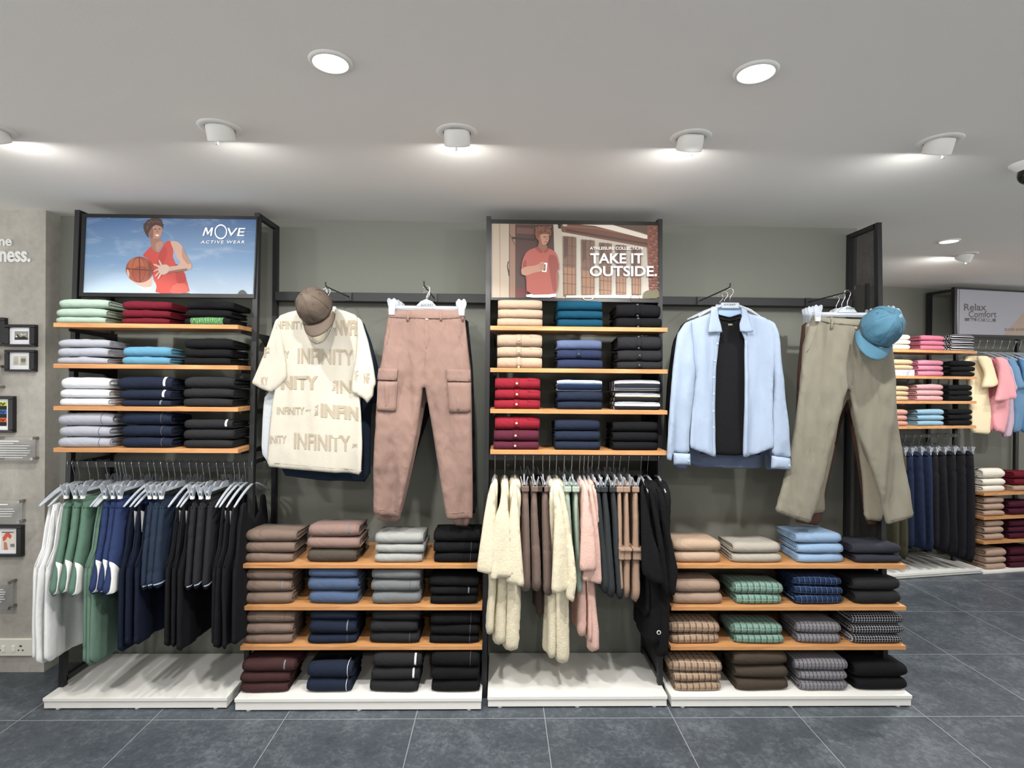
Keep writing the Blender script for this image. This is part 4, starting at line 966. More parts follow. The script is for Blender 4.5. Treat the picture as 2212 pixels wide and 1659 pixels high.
def stack(where, kind, items, ztop, Yf, group, turn=0.0, pt=None, depth=.185, low=False, plur=None, vis_top=True, name=None, soft=1.0):
    """items, topmost first: (x0, x1, y0, y1, colour[, flags]) in photo pixels at the front of the pile"""
    pl = plane_y(Yf) if pt is None else plane_turn(pt, turn)
    n = len(items); hs = []
    for i, it in enumerate(items):
        x = (it[0] + it[1]) / 2
        yb = items[i + 1][2] if i + 1 < n else it[3]
        hs.append((on(pl, x, it[2]).z - on(pl, x, yb).z))
    if n > 1 and low: hs[0] = min(hs[0], 1.18 * sum(hs[1:]) / (n - 1))
    z = ztop; out = []
    for i in range(n - 1, -1, -1):
        x0, x1, y0, y1, col = items[i][:5]; fl = items[i][5] if len(items[i]) > 5 else ''
        a, b = on(pl, x0, y1), on(pl, x1, y1); H = max(.018, hs[i]) * 1.0; Wd = ((b - a).dot(pl[1]))
        c = (a + b) / 2; seedc[0] += 1; sd = seedc[0]; rnd = random.Random(sd)
        f = Fold(Wd, depth * rnd.uniform(.95, 1.05), H - .0006, sd, soft=soft, layers=4 if 'trouser' in kind else 3, drop=.3 if i == 0 else .06)
        loc = Vector((c.x, c.y, z)); rot = turn + rnd.uniform(-.02, .02)
        pos = ORD[n][i]
        lab = ('%s %s folded %s%s' % (pos, col, kind, where)).strip()
        nm = name or ('folded_' + kind.replace(' ', '_').replace('-', '_'))
        mt = cmat(col)
        mb = MB(); f.body(mb)
        multi = fl != ''
        if multi:
            t = thing(nm, loc, lab, kind.split()[-1] if kind.split()[-1] != 'shirt' else 'shirt', group); t.rotation_euler = (0, 0, rot)
            def put(m_, nm_, mats): 
                me = m_; me.v = [tuple(Vector(v) + loc) for v in me.v]; return me.build(nm_, mats, t, smooth=True)
            put(mb, 'body', [mt, mt])
            if 'p' in fl:      # button placket with buttons
                px_ = Wd * (-.02 if 'l' not in fl else -.5 + .48); w = .0135
                q = MB(); f.patch(q, px_ - w, px_ + w, -.05, H * 1.15, .0016); put(q, 'placket', mt)
                for kk in ((.82, .22) if 'd' in fl else (.5,)):
                    q = MB(); q.lathe([(.0005, .0022), (.005, .002), (.006, 0), (.006, -.002)], f.front(px_, kk, .0022), (0, -1, 0), 12); put(q, 'button', M_btnl if col in ('beige', 'red', 'plum') else M_btn)
                if 'c' in fl:
                    q = MB(); f.patch(q, Wd * .22, Wd * .47, -.01, H * .5, .0015); put(q, 'pocket_edge', mt)
            if 'n' in fl:      # neck tape loop
                q = MB(); f.patch(q, -.016, .02, -.006, H * .2, .0014); put(q, 'neck_label', mt)
            if 't' in fl:      # small woven tag near the right
                q = MB(); f.patch(q, Wd * .30, Wd * .33, H * .1, H * .95, .0014); put(q, 'woven_tag', plain('tag_grey', (112, 114, 118), .7))
            if 'w' in fl:      # bright tag
                q = MB(); f.patch(q, Wd * .36, Wd * .40, H * .05, H * 1.0, .0015); put(q, 'woven_tag', M_tag)
            if 's' in fl:      # piping
                q = MB(); f.patch(q, Wd * .40, Wd * .41, -.04, H * 1.2, .0016); put(q, 'piping', M_tag)
            if 'e' in fl:      # elastic seam
                q = MB(); f.patch(q, Wd * .31, Wd * .318, -.01, H * 1.2, .0012); put(q, 'seam', plain('seam_grey', (84, 84, 88), .8))
            if 'g' in fl:
                lm = MATS.get('leaf_print')
                if not lm:
                    lm = fabric('leaf_print', (70, 112, 76), var=.2); nt = lm.node_tree; b_ = nt.nodes['Principled BSDF']
                    vo = N(nt, 'ShaderNodeTexWave', Scale=40.0, Distortion=14.0, Detail=3.0); tc = N(nt, 'ShaderNodeTexCoord'); nt.links.new(tc.outputs['Object'], vo.inputs[0])
                    r_ = N(nt, 'ShaderNodeValToRGB'); r_.color_ramp.elements[0].color = lin((30, 66, 44)); r_.color_ramp.elements[1].color = lin((112, 160, 104)); nt.links.new(vo.outputs[1], r_.inputs[0]); nt.links.new(r_.outputs[0], b_.inputs['Base Color'])
                q = MB(); f.patch(q, -Wd * .36, Wd * .36, -.01, H * 1.3, .0015, nx=4); put(q, 'leaf_panel', lm)
        else:
            mb.v = [tuple(Vector(v)) for v in mb.v]
            me = D.meshes.new(nm); me.from_pydata(mb.v, [], mb.f); me.materials.append(mt); me.materials.append(mt)
            me.polygons.foreach_set('material_index', mb.mi); me.polygons.foreach_set('use_smooth', [True] * len(mb.f))
            ul = me.uv_layers.new(name='UVMap'); li = np.empty(len(me.loops), dtype=np.int32); me.loops.foreach_get('vertex_index', li); ul.data.foreach_set('uv', np.array(mb.uv)[li].ravel())
            o = D.objects.new(nm, me); COL.objects.link(o); o.location = loc; o.rotation_euler = (0, 0, rot)
            tag(o, lab, kind.split()[-1], group)
        z += H
        out.append(lab)
    return out
# kind/where text per unit; every stack: (position words, kind, items)
def S(*a): return a
SH = ['top shelf', 'second shelf', 'third shelf', 'lowest shelf']
P1 = ['left', 'middle', 'right']
u1 = [
 [('T-shirt', [S(125, 231, 643.5, 663, 'mint green'), S(119, 226, 663, 681.5, 'mint green'), S(118.6, 224, 682, 697, 'mint green')]),
  ('T-shirt', [S(262, 367, 648, 669, 'crimson', 'n'), S(261, 364.5, 667, 685, 'crimson', 'n'), S(260, 363, 685, 699, 'crimson', 'n')]),
  ('T-shirt', [S(402, 501, 647, 665, 'black'), S(400, 497, 666, 682, 'black'), S(396, 495, 683, 700, 'black with green leaf panel', 'g')])],
 [('T-shirt', [S(124, 233, 731, 751, 'lavender grey', 'n'), S(122, 230, 749, 769, 'lavender grey'), S(121.5, 228.5, 769, 785.5, 'lavender grey', 'n')]),
  ('T-shirt', [S(263, 367, 748, 771, 'sky blue', 'n'), S(262, 363.5, 770, 788, 'sky blue', 'n')]),
  ('T-shirt', [S(397, 501, 731, 753, 'black', 'n'), S(396, 497, 754, 772.6, 'black'), S(396, 495.5, 773, 790, 'black')])],
 [('shorts', [S(129.5, 231.5, 814, 839.5, 'white'), S(127, 231, 839.5, 859, 'white'), S(126, 230, 859, 877, 'white')]),
  ('shorts', [S(252, 367, 812, 841, 'navy', 'w'), S(255, 365, 841, 862, 'navy', 'w'), S(258.5, 365, 863, 878, 'navy', 't')]),
  ('shorts', [S(397, 503, 812, 838, 'charcoal'), S(395, 501, 838, 859, 'charcoal'), S(393.5, 499, 859, 879, 'charcoal')])],
 [('joggers', [S(122, 239, 891, 922, 'lavender grey', 'e'), S(124, 233, 920, 946, 'lavender grey', 'e'), S(124, 231.5, 944, 967.5, 'lavender grey', 'e')]),
  ('joggers', [S(260, 367, 890, 918, 'navy', 'e'), S(261, 367, 919, 946, 'navy', 'e'), S(260, 367, 945, 969, 'navy', 'e')]),
  ('joggers', [S(397, 499, 906.5, 928, 'charcoal', 'w'), S(395, 501, 928, 951, 'charcoal'), S(394, 499, 951, 970, 'charcoal')])]]
for r, row in enumerate(u1):
    for k, (kind, it) in enumerate(row):
        stack(', %s pile, %s under the basketball poster' % (P1[k], SH[r]), kind, it, U1.zs[r], 2.70, 'folded clothes below the basketball poster', soft=.9)
u3 = [
 [('polo shirt', [S(1075.7, 1171, 646, 665.5, 'beige'), S(1075.7, 1172, 666, 684.7, 'beige'), S(1074.7, 1172, 686, 704.5, 'beige')]),
  ('polo shirt', [S(1205, 1301, 647.6, 669, 'teal blue'), S(1205.6, 1302, 669.5, 687, 'teal blue'), S(1205.6, 1302, 688, 706, 'teal blue')]),
  ('polo shirt', [S(1332.5, 1428, 655, 683.7, 'black', 'pd'), S(1332.5, 1430, 684.7, 707.5, 'black', 'pd')])],
 [('polo shirt', [S(1074, 1171, 719.5, 746.5, 'beige', 'pc'), S(1074, 1171, 747, 768, 'beige', 'pc'), S(1074, 1171, 770, 794.5, 'beige', 'pd')]),
  ('polo shirt', [S(1204, 1300, 733, 754, 'mid blue'), S(1204, 1300, 754, 775, 'indigo', 'p'), S(1205, 1302, 775, 796, 'indigo')]),
  ('polo shirt', [S(1335.6, 1430, 723.5, 754.5, 'charcoal', 'pd'), S(1335.6, 1432, 754.5, 778.5, 'charcoal', 'p'), S(1335, 1431, 780, 797, 'charcoal', 'p')])],
 [('polo shirt', [S(1069.6, 1167, 816, 841.6, 'red', 'pc'), S(1069.6, 1167, 841.6, 863, 'red', 'pc'), S(1068, 1167, 863.6, 884.5, 'red', 'pc')]),
  ('polo shirt', [S(1204, 1301, 819.7, 846, 'navy and white striped'), S(1205, 1302, 846, 868, 'navy'), S(1205.6, 1301, 868, 886, 'navy')]),
  ('polo shirt', [S(1329, 1426.7, 821, 847, 'black and white striped'), S(1330, 1427, 847, 868.3, 'black white and gold striped'), S(1330, 1427, 868.6, 887, 'black and white striped')])],
 [('polo shirt', [S(1069, 1166, 900.7, 929, 'red', 'pc'), S(1066.6, 1164.5, 930, 954, 'plum', 'p'), S(1065.6, 1163.5, 954.7, 973, 'plum', 'p')]),
  ('polo shirt', [S(1199.5, 1296, 909, 933.8, 'navy'), S(1199.5, 1297, 933.8, 956, 'navy'), S(1200, 1297, 956, 975.5, 'navy')]),
  ('polo shirt', [S(1325, 1421.6, 914, 936, 'black'), S(1325, 1421.6, 936, 957, 'black'), S(1325.5, 1422, 957.5, 976.6, 'black')])]]
for r, row in enumerate(u3):
    for k, (kind, it) in enumerate(row):
        stack(', %s pile, %s under cafe poster' % (P1[k], SH[r]), kind, it, U3.zs[r], 2.70, 'folded polo shirts below the cafe poster', soft=.55)
P2 = ['first', 'second', 'third', 'fourth']
SL = ['upper shelf', 'middle shelf', 'lower shelf', 'white plinth']
u2 = [
 [('trousers', [S(526.5, 638, 1147, 1180.5, 'taupe'), S(525, 634, 1174, 1203.6, 'taupe'), S(525, 630, 1198, 1218.5, 'taupe')]),
  ('trousers', [S(665, 773.5, 1136, 1168, 'rosy taupe', 't'), S(661.5, 775, 1163, 1191, 'rosy taupe'), S(662, 768, 1189, 1218.5, 'olive brown')]),
  ('joggers', [S(809.6, 913, 1147, 1176.5, 'pale grey'), S(809, 914.6, 1178, 1197, 'pale grey'), S(808, 910.5, 1198, 1219, 'pale grey')]),
  ('joggers', [S(936, 1038, 1146, 1175, 'black'), S(936, 1036, 1175, 1199.5, 'black', 'e'), S(937, 1034, 1198, 1220, 'black', 'e')])],
 [('trousers', [S(524, 630, 1233.5, 1260.5, 'taupe'), S(523, 627, 1257, 1285, 'taupe', 't'), S(522.5, 628, 1283, 1309, 'taupe')]),
  ('joggers', [S(665, 769.5, 1231, 1256.5, 'denim blue'), S(663.6, 772, 1252, 1283, 'denim blue', 'e'), S(666, 771, 1282, 1310, 'denim blue', 'e')]),
  ('joggers', [S(801.5, 906.5, 1233.5, 1255, 'mid grey'), S(800, 905, 1256.5, 1283.6, 'mid grey', 'e'), S(803, 906.5, 1283, 1310, 'mid grey')]),
  ('joggers', [S(927, 1034, 1244, 1272, 'black'), S(929, 1031, 1272, 1289.6, 'black', 't'), S(929, 1030, 1289.6, 1310, 'black')])],
 [('trousers', [S(527, 634, 1327, 1352, 'taupe', 'e'), S(525, 630.5, 1352, 1375, 'taupe'), S(524.5, 629, 1376, 1396.5, 'taupe')]),
  ('joggers', [S(668, 769.5, 1325, 1345.5, 'navy'), S(666, 768, 1346, 1379, 'navy', 't'), S(663.6, 768, 1379, 1397.6, 'navy', 'e')]),
  ('joggers', [S(803, 906.5, 1324, 1355.5, 'charcoal'), S(799, 901, 1349, 1374.5, 'charcoal'), S(797, 904, 1374, 1397.6, 'charcoal', 'e')]),
  ('joggers', [S(930, 1036.7, 1326, 1357, 'black', 'e'), S(929, 1035, 1356.5, 1380, 'black', 'e'), S(927, 1034, 1379, 1397, 'black', 'e')])],
 [('trousers', [S(521, 634, 1426, 1457, 'deep burgundy', 't'), S(517, 623, 1458, 1482, 'deep burgundy'), S(517, 619, 1480.5, 1503, 'deep burgundy')]),
  ('joggers', [S(662, 758.6, 1429.6, 1479, 'navy', 's'), S(660, 756, 1477, 1507, 'navy', 's')]),
  ('joggers', [S(804, 909, 1420.6, 1460, 'charcoal', 'w'), S(800.6, 905, 1455, 1487, 'charcoal', 'w'), S(797, 901, 1481.5, 1508, 'charcoal')]),
  ('joggers', [S(931, 1035, 1417, 1449, 'black', 'e'), S(931, 1034, 1449, 1478, 'black'), S(931, 1035, 1477.6, 1503, 'black')])]]
zz = U2.zs + [U2.zp]
for r, row in enumerate(u2):
    for k, (kind, it) in enumerate(row):
        stack(', %s pile from left, %s under the cargo trousers' % (P2[k], SL[r]), kind, it, zz[r], 2.725 if r < 3 else 2.69, 'folded trousers and joggers below the cream T-shirt', low=True, depth=.2)
u4 = [
 [('trousers', [S(1456.6, 1558, 1169, 1197, 'beige'), S(1459, 1558, 1196, 1220, 'beige')]),
  ('trousers', [S(1585.5, 1688.6, 1172, 1199, 'light beige grey'), S(1584, 1691, 1199.5, 1220, 'light beige grey')]),
  ('shirt', [S(1722.5, 1821, 1155, 1178, 'pale blue'), S(1726.6, 1824, 1178, 1200, 'pale blue'), S(1726.6, 1826, 1200.5, 1220.7, 'pale blue')]),
  ('trousers', [S(1844.6, 1950.4, 1175, 1199, 'dark slate'), S(1851, 1951.7, 1199.5, 1219, 'dark slate')])],
 [('trousers', [S(1460.7, 1557, 1253, 1283.6, 'sand'), S(1456, 1562.4, 1284, 1309, 'sand')]),
  ('pyjama trousers', [S(1588, 1692.7, 1260, 1288, 'green plaid'), S(1593.6, 1691, 1288, 1310, 'green plaid')]),
  ('pyjama trousers', [S(1718.4, 1819.4, 1249, 1270, 'navy plaid'), S(1720, 1823, 1269, 1290, 'navy plaid'), S(1721, 1824, 1289, 1310, 'navy plaid')]),
  ('trousers', [S(1847, 1947.7, 1249, 1280, 'charcoal'), S(1851, 1948.5, 1279, 1308, 'charcoal')])],
 [('pyjama trousers', [S(1448.5, 1555.6, 1348, 1374.5, 'brown plaid'), S(1451, 1555, 1374.5, 1396.5, 'brown plaid')]),
  ('pyjama trousers', [S(1585.5, 1692, 1348, 1377, 'green plaid'), S(1589.6, 1694.6, 1377, 1397, 'green plaid')]),
  ('pyjama trousers', [S(1725, 1819, 1346, 1375, 'grey plaid'), S(1726.6, 1818, 1375, 1396.5, 'grey plaid')]),
  ('pyjama trousers', [S(1843, 1954.5, 1329, 1356, 'black plaid'), S(1844.6, 1956, 1355, 1376, 'black plaid'), S(1844.6, 1952, 1376, 1396, 'black plaid')])],
 [('pyjama trousers', [S(1450, 1561, 1430, 1462, 'brown plaid'), S(1456.6, 1559, 1461, 1481, 'brown plaid'), S(1459.5, 1559, 1481, 1502, 'brown plaid')]),
  ('trousers', [S(1588, 1703.5, 1416, 1450, 'dark brown'), S(1592, 1703.5, 1450, 1477, 'dark brown'), S(1593.6, 1705, 1477, 1503.5, 'dark brown')]),
  ('pyjama trousers', [S(1721, 1833.7, 1430, 1462, 'grey plaid'), S(1730.6, 1832.4, 1461, 1482, 'grey plaid'), S(1731, 1832, 1481.7, 1504, 'grey plaid')]),
  ('trousers', [S(1851, 1964, 1436, 1476, 'black'), S(1854, 1962.6, 1473, 1500, 'black')])]]
zz = U4.zs + [U4.zp]
for r, row in enumerate(u4):
    for k, (kind, it) in enumerate(row):
        stack(', %s pile from left, %s under the khaki trousers' % (P2[k], SL[r]), kind, it, zz[r], 2.715 if r < 3 else 2.70, 'folded trousers and shirts below the khaki trousers', low=True, depth=.2, soft=1.1)
# far right shelves
def tri(x0, x1, ys, cols, fl=''): return [S(x0, x1, ys[i], ys[i + 1], cols[i] if isinstance(cols, list) else cols) for i in range(len(ys) - 1)]
u5 = [
 [('T-shirt', tri(1906, 1968, (725, 737, 747, 758.5), 'ivory')), ('T-shirt', tri(1991, 2043, (726, 737.3, 747.7, 758.5), 'bright pink')), ('T-shirt', tri(2058.6, 2107, (723, 735, 746.5, 758.5), 'fine striped'))],
 [('T-shirt', tri(1918, 1974.5, (774.6, 786.3, 797), 'tan')), ('T-shirt', tri(1986, 2040, (778, 789.5, 801.3, 813), 'pink')), ('T-shirt', tri(2057, 2108, (779, 791, 802.3, 813.5), 'black'))],
 [('T-shirt', tri(1906, 1964.5, (833, 844.3, 855, 866), 'tan')), ('T-shirt', tri(1983, 2040, (829, 842, 854.3, 866), 'pale pink')), ('T-shirt', tri(2052, 2102, (831, 843.7, 855, 866.5), 'black'))],
 [('T-shirt', tri(1900, 1962, (883, 896, 908, 919.5), 'salmon')), ('T-shirt', tri(1984.7, 2041, (883, 896, 908, 919.5), 'light blue')), ('T-shirt', tri(2051, 2103, (883, 895.5, 907, 919.5), 'black'))]]
for r, row in enumerate(u5):
    for k, (kind, it) in enumerate(row):
        lift = 0
        if r == 1 and k == 0: lift = .05
        stack(', %s pile, %s on the far angled wall' % (P1[k], SH[r]), kind, it, z5[r] + (lift if lift else 0), 0, 'folded T-shirts on the far angled wall', turn=A_BACK, pt=BO + BN * .03, depth=.15, soft=.8)
a, b = on(bplane(.028), 1936, 813), on(bplane(.028), 1978, 813)
H_ = on(bplane(.028), 1957, 797.5).z - z5[1]
mb = MB(); c = (a + b) / 2; mb.box(Vector((c.x, c.y, z5[1] + .024)) + BN * .14, ((b - a).length / 2, .13, .024), BAX, bev=.002)
lt = thing('shelf_box', Vector((c.x, c.y, z5[1])) + BN * .14, 'white card box with a tiny blue print under tan T-shirts on the far shelves', 'box')
mb.build('box', M_tag, lt)
mb = MB(); q = plane_turn(BO + BN * .0275, A_BACK); text_px(mb, q, 'LIGHTLY COMBED', (1938, 804.5, 1957, 807), .001); text_px(mb, q, 'SOFT', (1959, 801, 1965, 811), .001)
mb.build('print', plain('box_blue', (70, 90, 160), .6), lt)
u6 = [
 [('trousers', tri(2127, 2174, (1013, 1035.5, 1050, 1065), 'ivory')), ('trousers', [S(2195, 2250, 1017, 1033.5, 'crimson'), S(2195, 2250, 1034, 1048, 'crimson'), S(2194, 2250, 1048, 1061, 'brown beige')])],
 [('trousers', tri(2129, 2172, (1076, 1089.5, 1104, 1117), 'brown beige')), ('trousers', tri(2184, 2250, (1083, 1098, 1113), 'burgundy'))],
 [('trousers', tri(2130, 2171, (1127, 1140, 1155, 1169.5), 'brown beige')), ('trousers', tri(2184, 2250, (1125.7, 1140, 1153, 1166), 'burgundy'))],
 [('trousers', tri(2134, 2176, (1182, 1200, 1213.5, 1227), 'brown beige')), ('trousers', tri(2186, 2250, (1180, 1198, 1211, 1223.5), 'burgundy'))]]
zz = z6 + [zp6]
for r, row in enumerate(u6):
    for k, (kind, it) in enumerate(row):
        stack(', %s pile, %s at the far right edge' % (('left', 'right')[k], SL[r]), kind, it, zz[r], 0, 'folded trousers at the far right edge', turn=A_BACK, pt=BO + BN * .035, depth=.2, soft=1)
# ------------------------------------------------------------------ hangers
def hook_pts(h=.103, r=.019):
    pts = [Vector((0, 0, -h)), Vector((0, 0, -h * .62)), Vector((0, -.006, -h * .45))]
    for k in range(9):
        a = R(-35 + 26 * k); pts.append(Vector((0, -r * math.cos(a) * .9, -.006 + r * math.sin(a) * .9)))
    return pts
def mk_hanger(kind, label, group, hl=.2):
    """origin on the rail; the bar runs along local Y"""
    t = thing('clip_hanger' if kind == 'clip' else 'shirt_hanger', (0, 0, 0), label, 'hanger', group)
    MB().tube(hook_pts(), .0016, 6).build('hook', M_chrome, t, smooth=True)
    if kind == 'clip':
        mb = MB(); mb.box((0, 0, -.116), (.004, .165, .006), bev=.001); mb.add([(e, y, z) for e in (-.004, .004) for y, z in ((-.05, -.112), (.05, -.112), (.022, -.092), (-.022, -.092))], [(3, 2, 1, 0), (4, 5, 6, 7), (0, 1, 5, 4), (1, 2, 6, 5), (2, 3, 7, 6), (3, 0, 4, 7)])
        mb.build('bar', M_clear, t)
        for sy in (-1, 1):
            y = .155 * sy; mb = MB()
            for sx in (-1, 1):
                prof = [(-.017, .026), (-.012, .034), (0, .030), (.012, .034), (.017, .026), (.014, .0), (.009, -.022), (-.009, -.022), (-.014, 0)]
                vs = []
                for e in (0, .003):
                    for yy, zz in prof: vs.append((sx * (.004 + e + max(0, zz + .01) * .28), y + yy, -.118 + zz))
                n = len(prof); mb.add(vs, [tuple(range(n)), tuple(reversed(range(n, 2 * n)))] + [(i, (i + 1) % n, (i + 1) % n + n, i + n) for i in range(n)])
            c = mb.build('clip', M_clip, t)
            MB().box((0, y, -.144), (.008, .008, .008), bev=.002).build('clip_pad', M_tag, c)
    else:
        pts = [(0, y, -.104 - .075 * (abs(y) / .2) ** 1.5) for y in [-hl + hl / 5 * k for k in range(11)]]
        MB().tube(pts, [.004, .006] + [.0065] * 7 + [.006, .004], 8).build('arms', M_clear, t, smooth=True)
    return t
def hang(proto, loc, rz, label, used={}):
    h = proto if id(proto) not in used else copy_tree(proto); used[id(proto)] = 1
    h.location = loc; h.rotation_euler = (0, 0, rz); h['label'] = label
    return h
pc = mk_hanger('clip', 'x', 'clear clip hangers on the rails'); ps = mk_hanger('shirt', 'x', 'clear shirt hangers on the rails'); ps3 = mk_hanger('shirt', 'x', 'clear shirt hangers on the rails', .16)
NTH = ['first', 'second', 'third', 'fourth', 'fifth']
# ------------------------------------------------------------------ garments seen edge on, hung at right angles to the wall
def tank_outline(c, z0, w, L):
    o = [(-.085, 0), (-.125, -.005), (-.15, -.1), (-.168, -.2), (-.215, -.275), (-.222, -.5), (-.225, -L), (0, -L - .015), (.225, -L), (.222, -.5), (.215, -.275), (.168, -.2), (.15, -.1), (.125, -.005), (.085, 0), (.07, -.07), (.0, -.11), (-.07, -.07)]
    return [(c + a * w, z0 + b) for a, b in o]
def shorts_outline(c, z0, w, L, fl=.10):
    o = [(-.165, 0), (-.19, -.15), (-.165 - fl, -L), (-.05, -L + .02), (-.01, -.24), (.01, -.24), (.05, -L + .02), (.165 + fl * .6, -L), (.19, -.15), (.165, 0)]
    return [(c + a * w, z0 + b) for a, b in o]
def garment(name, cat, label, group, cl, mat, extra=None, step=.022):
    """thing with a body part; extra(t, cl) adds other parts"""
    mb = MB(); cl.mesh(mb, step)
    vs = np.array(mb.v); loc = Vector(((vs[:, 0].min() + vs[:, 0].max()) / 2, (vs[:, 1].min() + vs[:, 1].max()) / 2, vs[:, 2].min()))
    if extra is None:
        o = mb.build(name, mat, None, smooth=True); return tag(o, label, cat, group)
    t = thing(name, loc, label, cat, group); mb.build('body', mat, t, smooth=True); extra(t, cl); return t
def over(t, cl, name, poly, mat, lift=.002, step=.014, flip=False, sm=0):
    """a thin piece lying on the cloth face; poly in plane metres"""
    c = Cloth(None, cl.pl, world=poly, base=cl, lift=lift, T=.001, rad=.004, sm=sm); mb = MB(); c.mesh(mb, step); return mb.build(name, mat, t, smooth=True)
def xat(px, y, Y): return P(px, y, Y).x

cm = cmat
M_lime = fabric('cloth_white_jersey', (220, 221, 221)); M_grn = fabric('cloth_green_jersey', (88, 118, 102)); M_grn2 = fabric('cloth_green_mesh', (96, 122, 108))
M_nvb = fabric('cloth_navy_blue', (44, 56, 92)); M_slt = fabric('cloth_slate_navy', (38, 48, 64)); M_nvd = fabric('cloth_dark_navy', (24, 30, 46)); M_chr = fabric('cloth_charcoal_knit', (38, 38, 42)); M_blk = fabric('cloth_soft_black', (25, 25, 28))
M_pipe = plain('piping_grey', (150, 160, 176), .8)
runs = [ # kind, px of near end, colour word, material, flags
 ('tank', [86, 97, 109], 'white', M_lime), ('shorts', [143, 163, 184], 'green', M_grn), ('tank', [196, 204, 212], 'green', M_grn2),
 ('shorts', [227, 243, 260], 'navy blue', M_nvb), ('tank', [271, 285, 301], 'dark navy', M_nvd), ('shorts', [324, 338, 353], 'slate navy', M_slt),
 ('tank', [366, 382, 396], 'black', M_blk), ('shorts', [418, 436, 453], 'charcoal', M_chr), ('tank', [467, 479, 493, 510], 'black', M_blk)]
place1 = ['at the far left', 'beside the white vests', 'between the green and navy shorts', 'beside the green vests', 'beside the navy blue shorts', 'in the middle of the rail', 'beside the slate navy shorts', 'right of the middle', 'at the right end']
sd = 100
for ri, (kind, pxs, word, mt) in enumerate(runs):
    for i, px in enumerate(pxs):
        sd += 1; rnd = random.Random(sd); n = len(pxs)
        Yn = 2.64 if kind == 'tank' else 2.67
        X = xat(px, 1100, Yn); zt = zr1
        c0 = RAIL_Y + rnd.uniform(-.008, .008)
        if kind == 'tank':
            L = {0: .71, 2: .71, 4: .64, 6: .65, 8: .64}[ri] + rnd.uniform(-.01, .03)
            cl = Cloth(None, plane_x(X), world=tank_outline(c0, zt - .168, 1.0, L), T=.018, rad=.012, fold=.008, fx=11, fz=1.5, seed=sd, sm=1)
            def ex(t, cl, i=i, ri=ri, z0=zt - .168, c=c0, X=X):
                # arm hole binding
                pts = [(-.125, -.005), (-.15, -.1), (-.168, -.2), (-.212, -.272)]
                mb = MB(); mb.tube([Vector((X + .003, c + a, z0 + b)) for a, b in pts], .004, 6); mb.build('armhole_binding', mt_, t, smooth=True)
                if ri in (0, 2, 4, 6, 8) and i < 2:
                    q = MB(); yy = c - .135; q.add([(X + .016, yy + .0, z0 - .03), (X + .018, yy + .035, z0 - .045), (X + .022, yy + .03, z0 - .15), (X + .02, yy + .0, z0 - .13)], [(0, 1, 2, 3)])
                    q.add([(v[0] - .001, v[1], v[2]) for v in q.v], [(3, 2, 1, 0)]); q.build('swing_tag', M_tag, t)
            mt_ = mt
            garment('hanging_vest', 'vest', '%s vest, %s of %s %s under the basketball poster' % (word, NTH[i], {3: 'three', 4: 'four'}[n], place1[ri]), 'clothes on the rail under the basketball poster', cl, mt, ex, step=.02)
            hang(ps, (X, RAIL_Y, zr1 + .012), rnd.uniform(-.06, .06), 'clear hanger of the %s %s vest%s under the basketball poster' % (NTH[i], word, ' at the right end' if ri == 8 else ''))
        else:
            L = .41 + rnd.uniform(-.008, .012)
            if ri in (5, 7): L -= .01
            cl = Cloth(None, plane_x(X), world=shorts_outline(c0, zt - .152, 1.0, L, .10 if ri < 4 else .06), T=.026, rad=.014, fold=.009, fx=10, fz=2, seed=sd, sm=1)
            def ex(t, cl, ri=ri, z0=zt - .152, c=c0, L=L):
                if ri in (1, 3):
                    over(t, cl, 'white_side_panel', [(c - .245, z0 - L + .012), (c - .15, z0 - L + .012), (c - .165, z0 - L + .075), (c - .20, z0 - L + .13), (c - .225, z0 - L + .155), (c - .232, z0 - L + .08)], M_tag, .005)
                    over(t, cl, 'waistband', [(c - .168, z0 - .002), (c - .172, z0 - .03), (c + .17, z0 - .03), (c + .165, z0 - .002)], mt2, .003)
                else:
                    over(t, cl, 'hem_piping', [(c - .22, z0 - L + .022), (c - .22, z0 - L + .028), (c - .07, z0 - L + .045), (c - .07, z0 - L + .039)], M_pipe, .004)
                    over(t, cl, 'waistband', [(c - .166, z0 - .002), (c - .17, z0 - .03), (c + .17, z0 - .03), (c + .164, z0 - .002)], mt2, .003)
            mt2 = mt
            garment('hanging_shorts', 'shorts', '%s shorts, %s of three %s under the basketball poster' % (word, NTH[i], place1[ri]), 'clothes on the rail under the basketball poster', cl, mt, ex, step=.02)
            hang(pc, (X, RAIL_Y, zr1 + .012), rnd.uniform(-.05, .05), 'clear clip hanger of the %s %s shorts under the basketball poster' % (NTH[i], word))

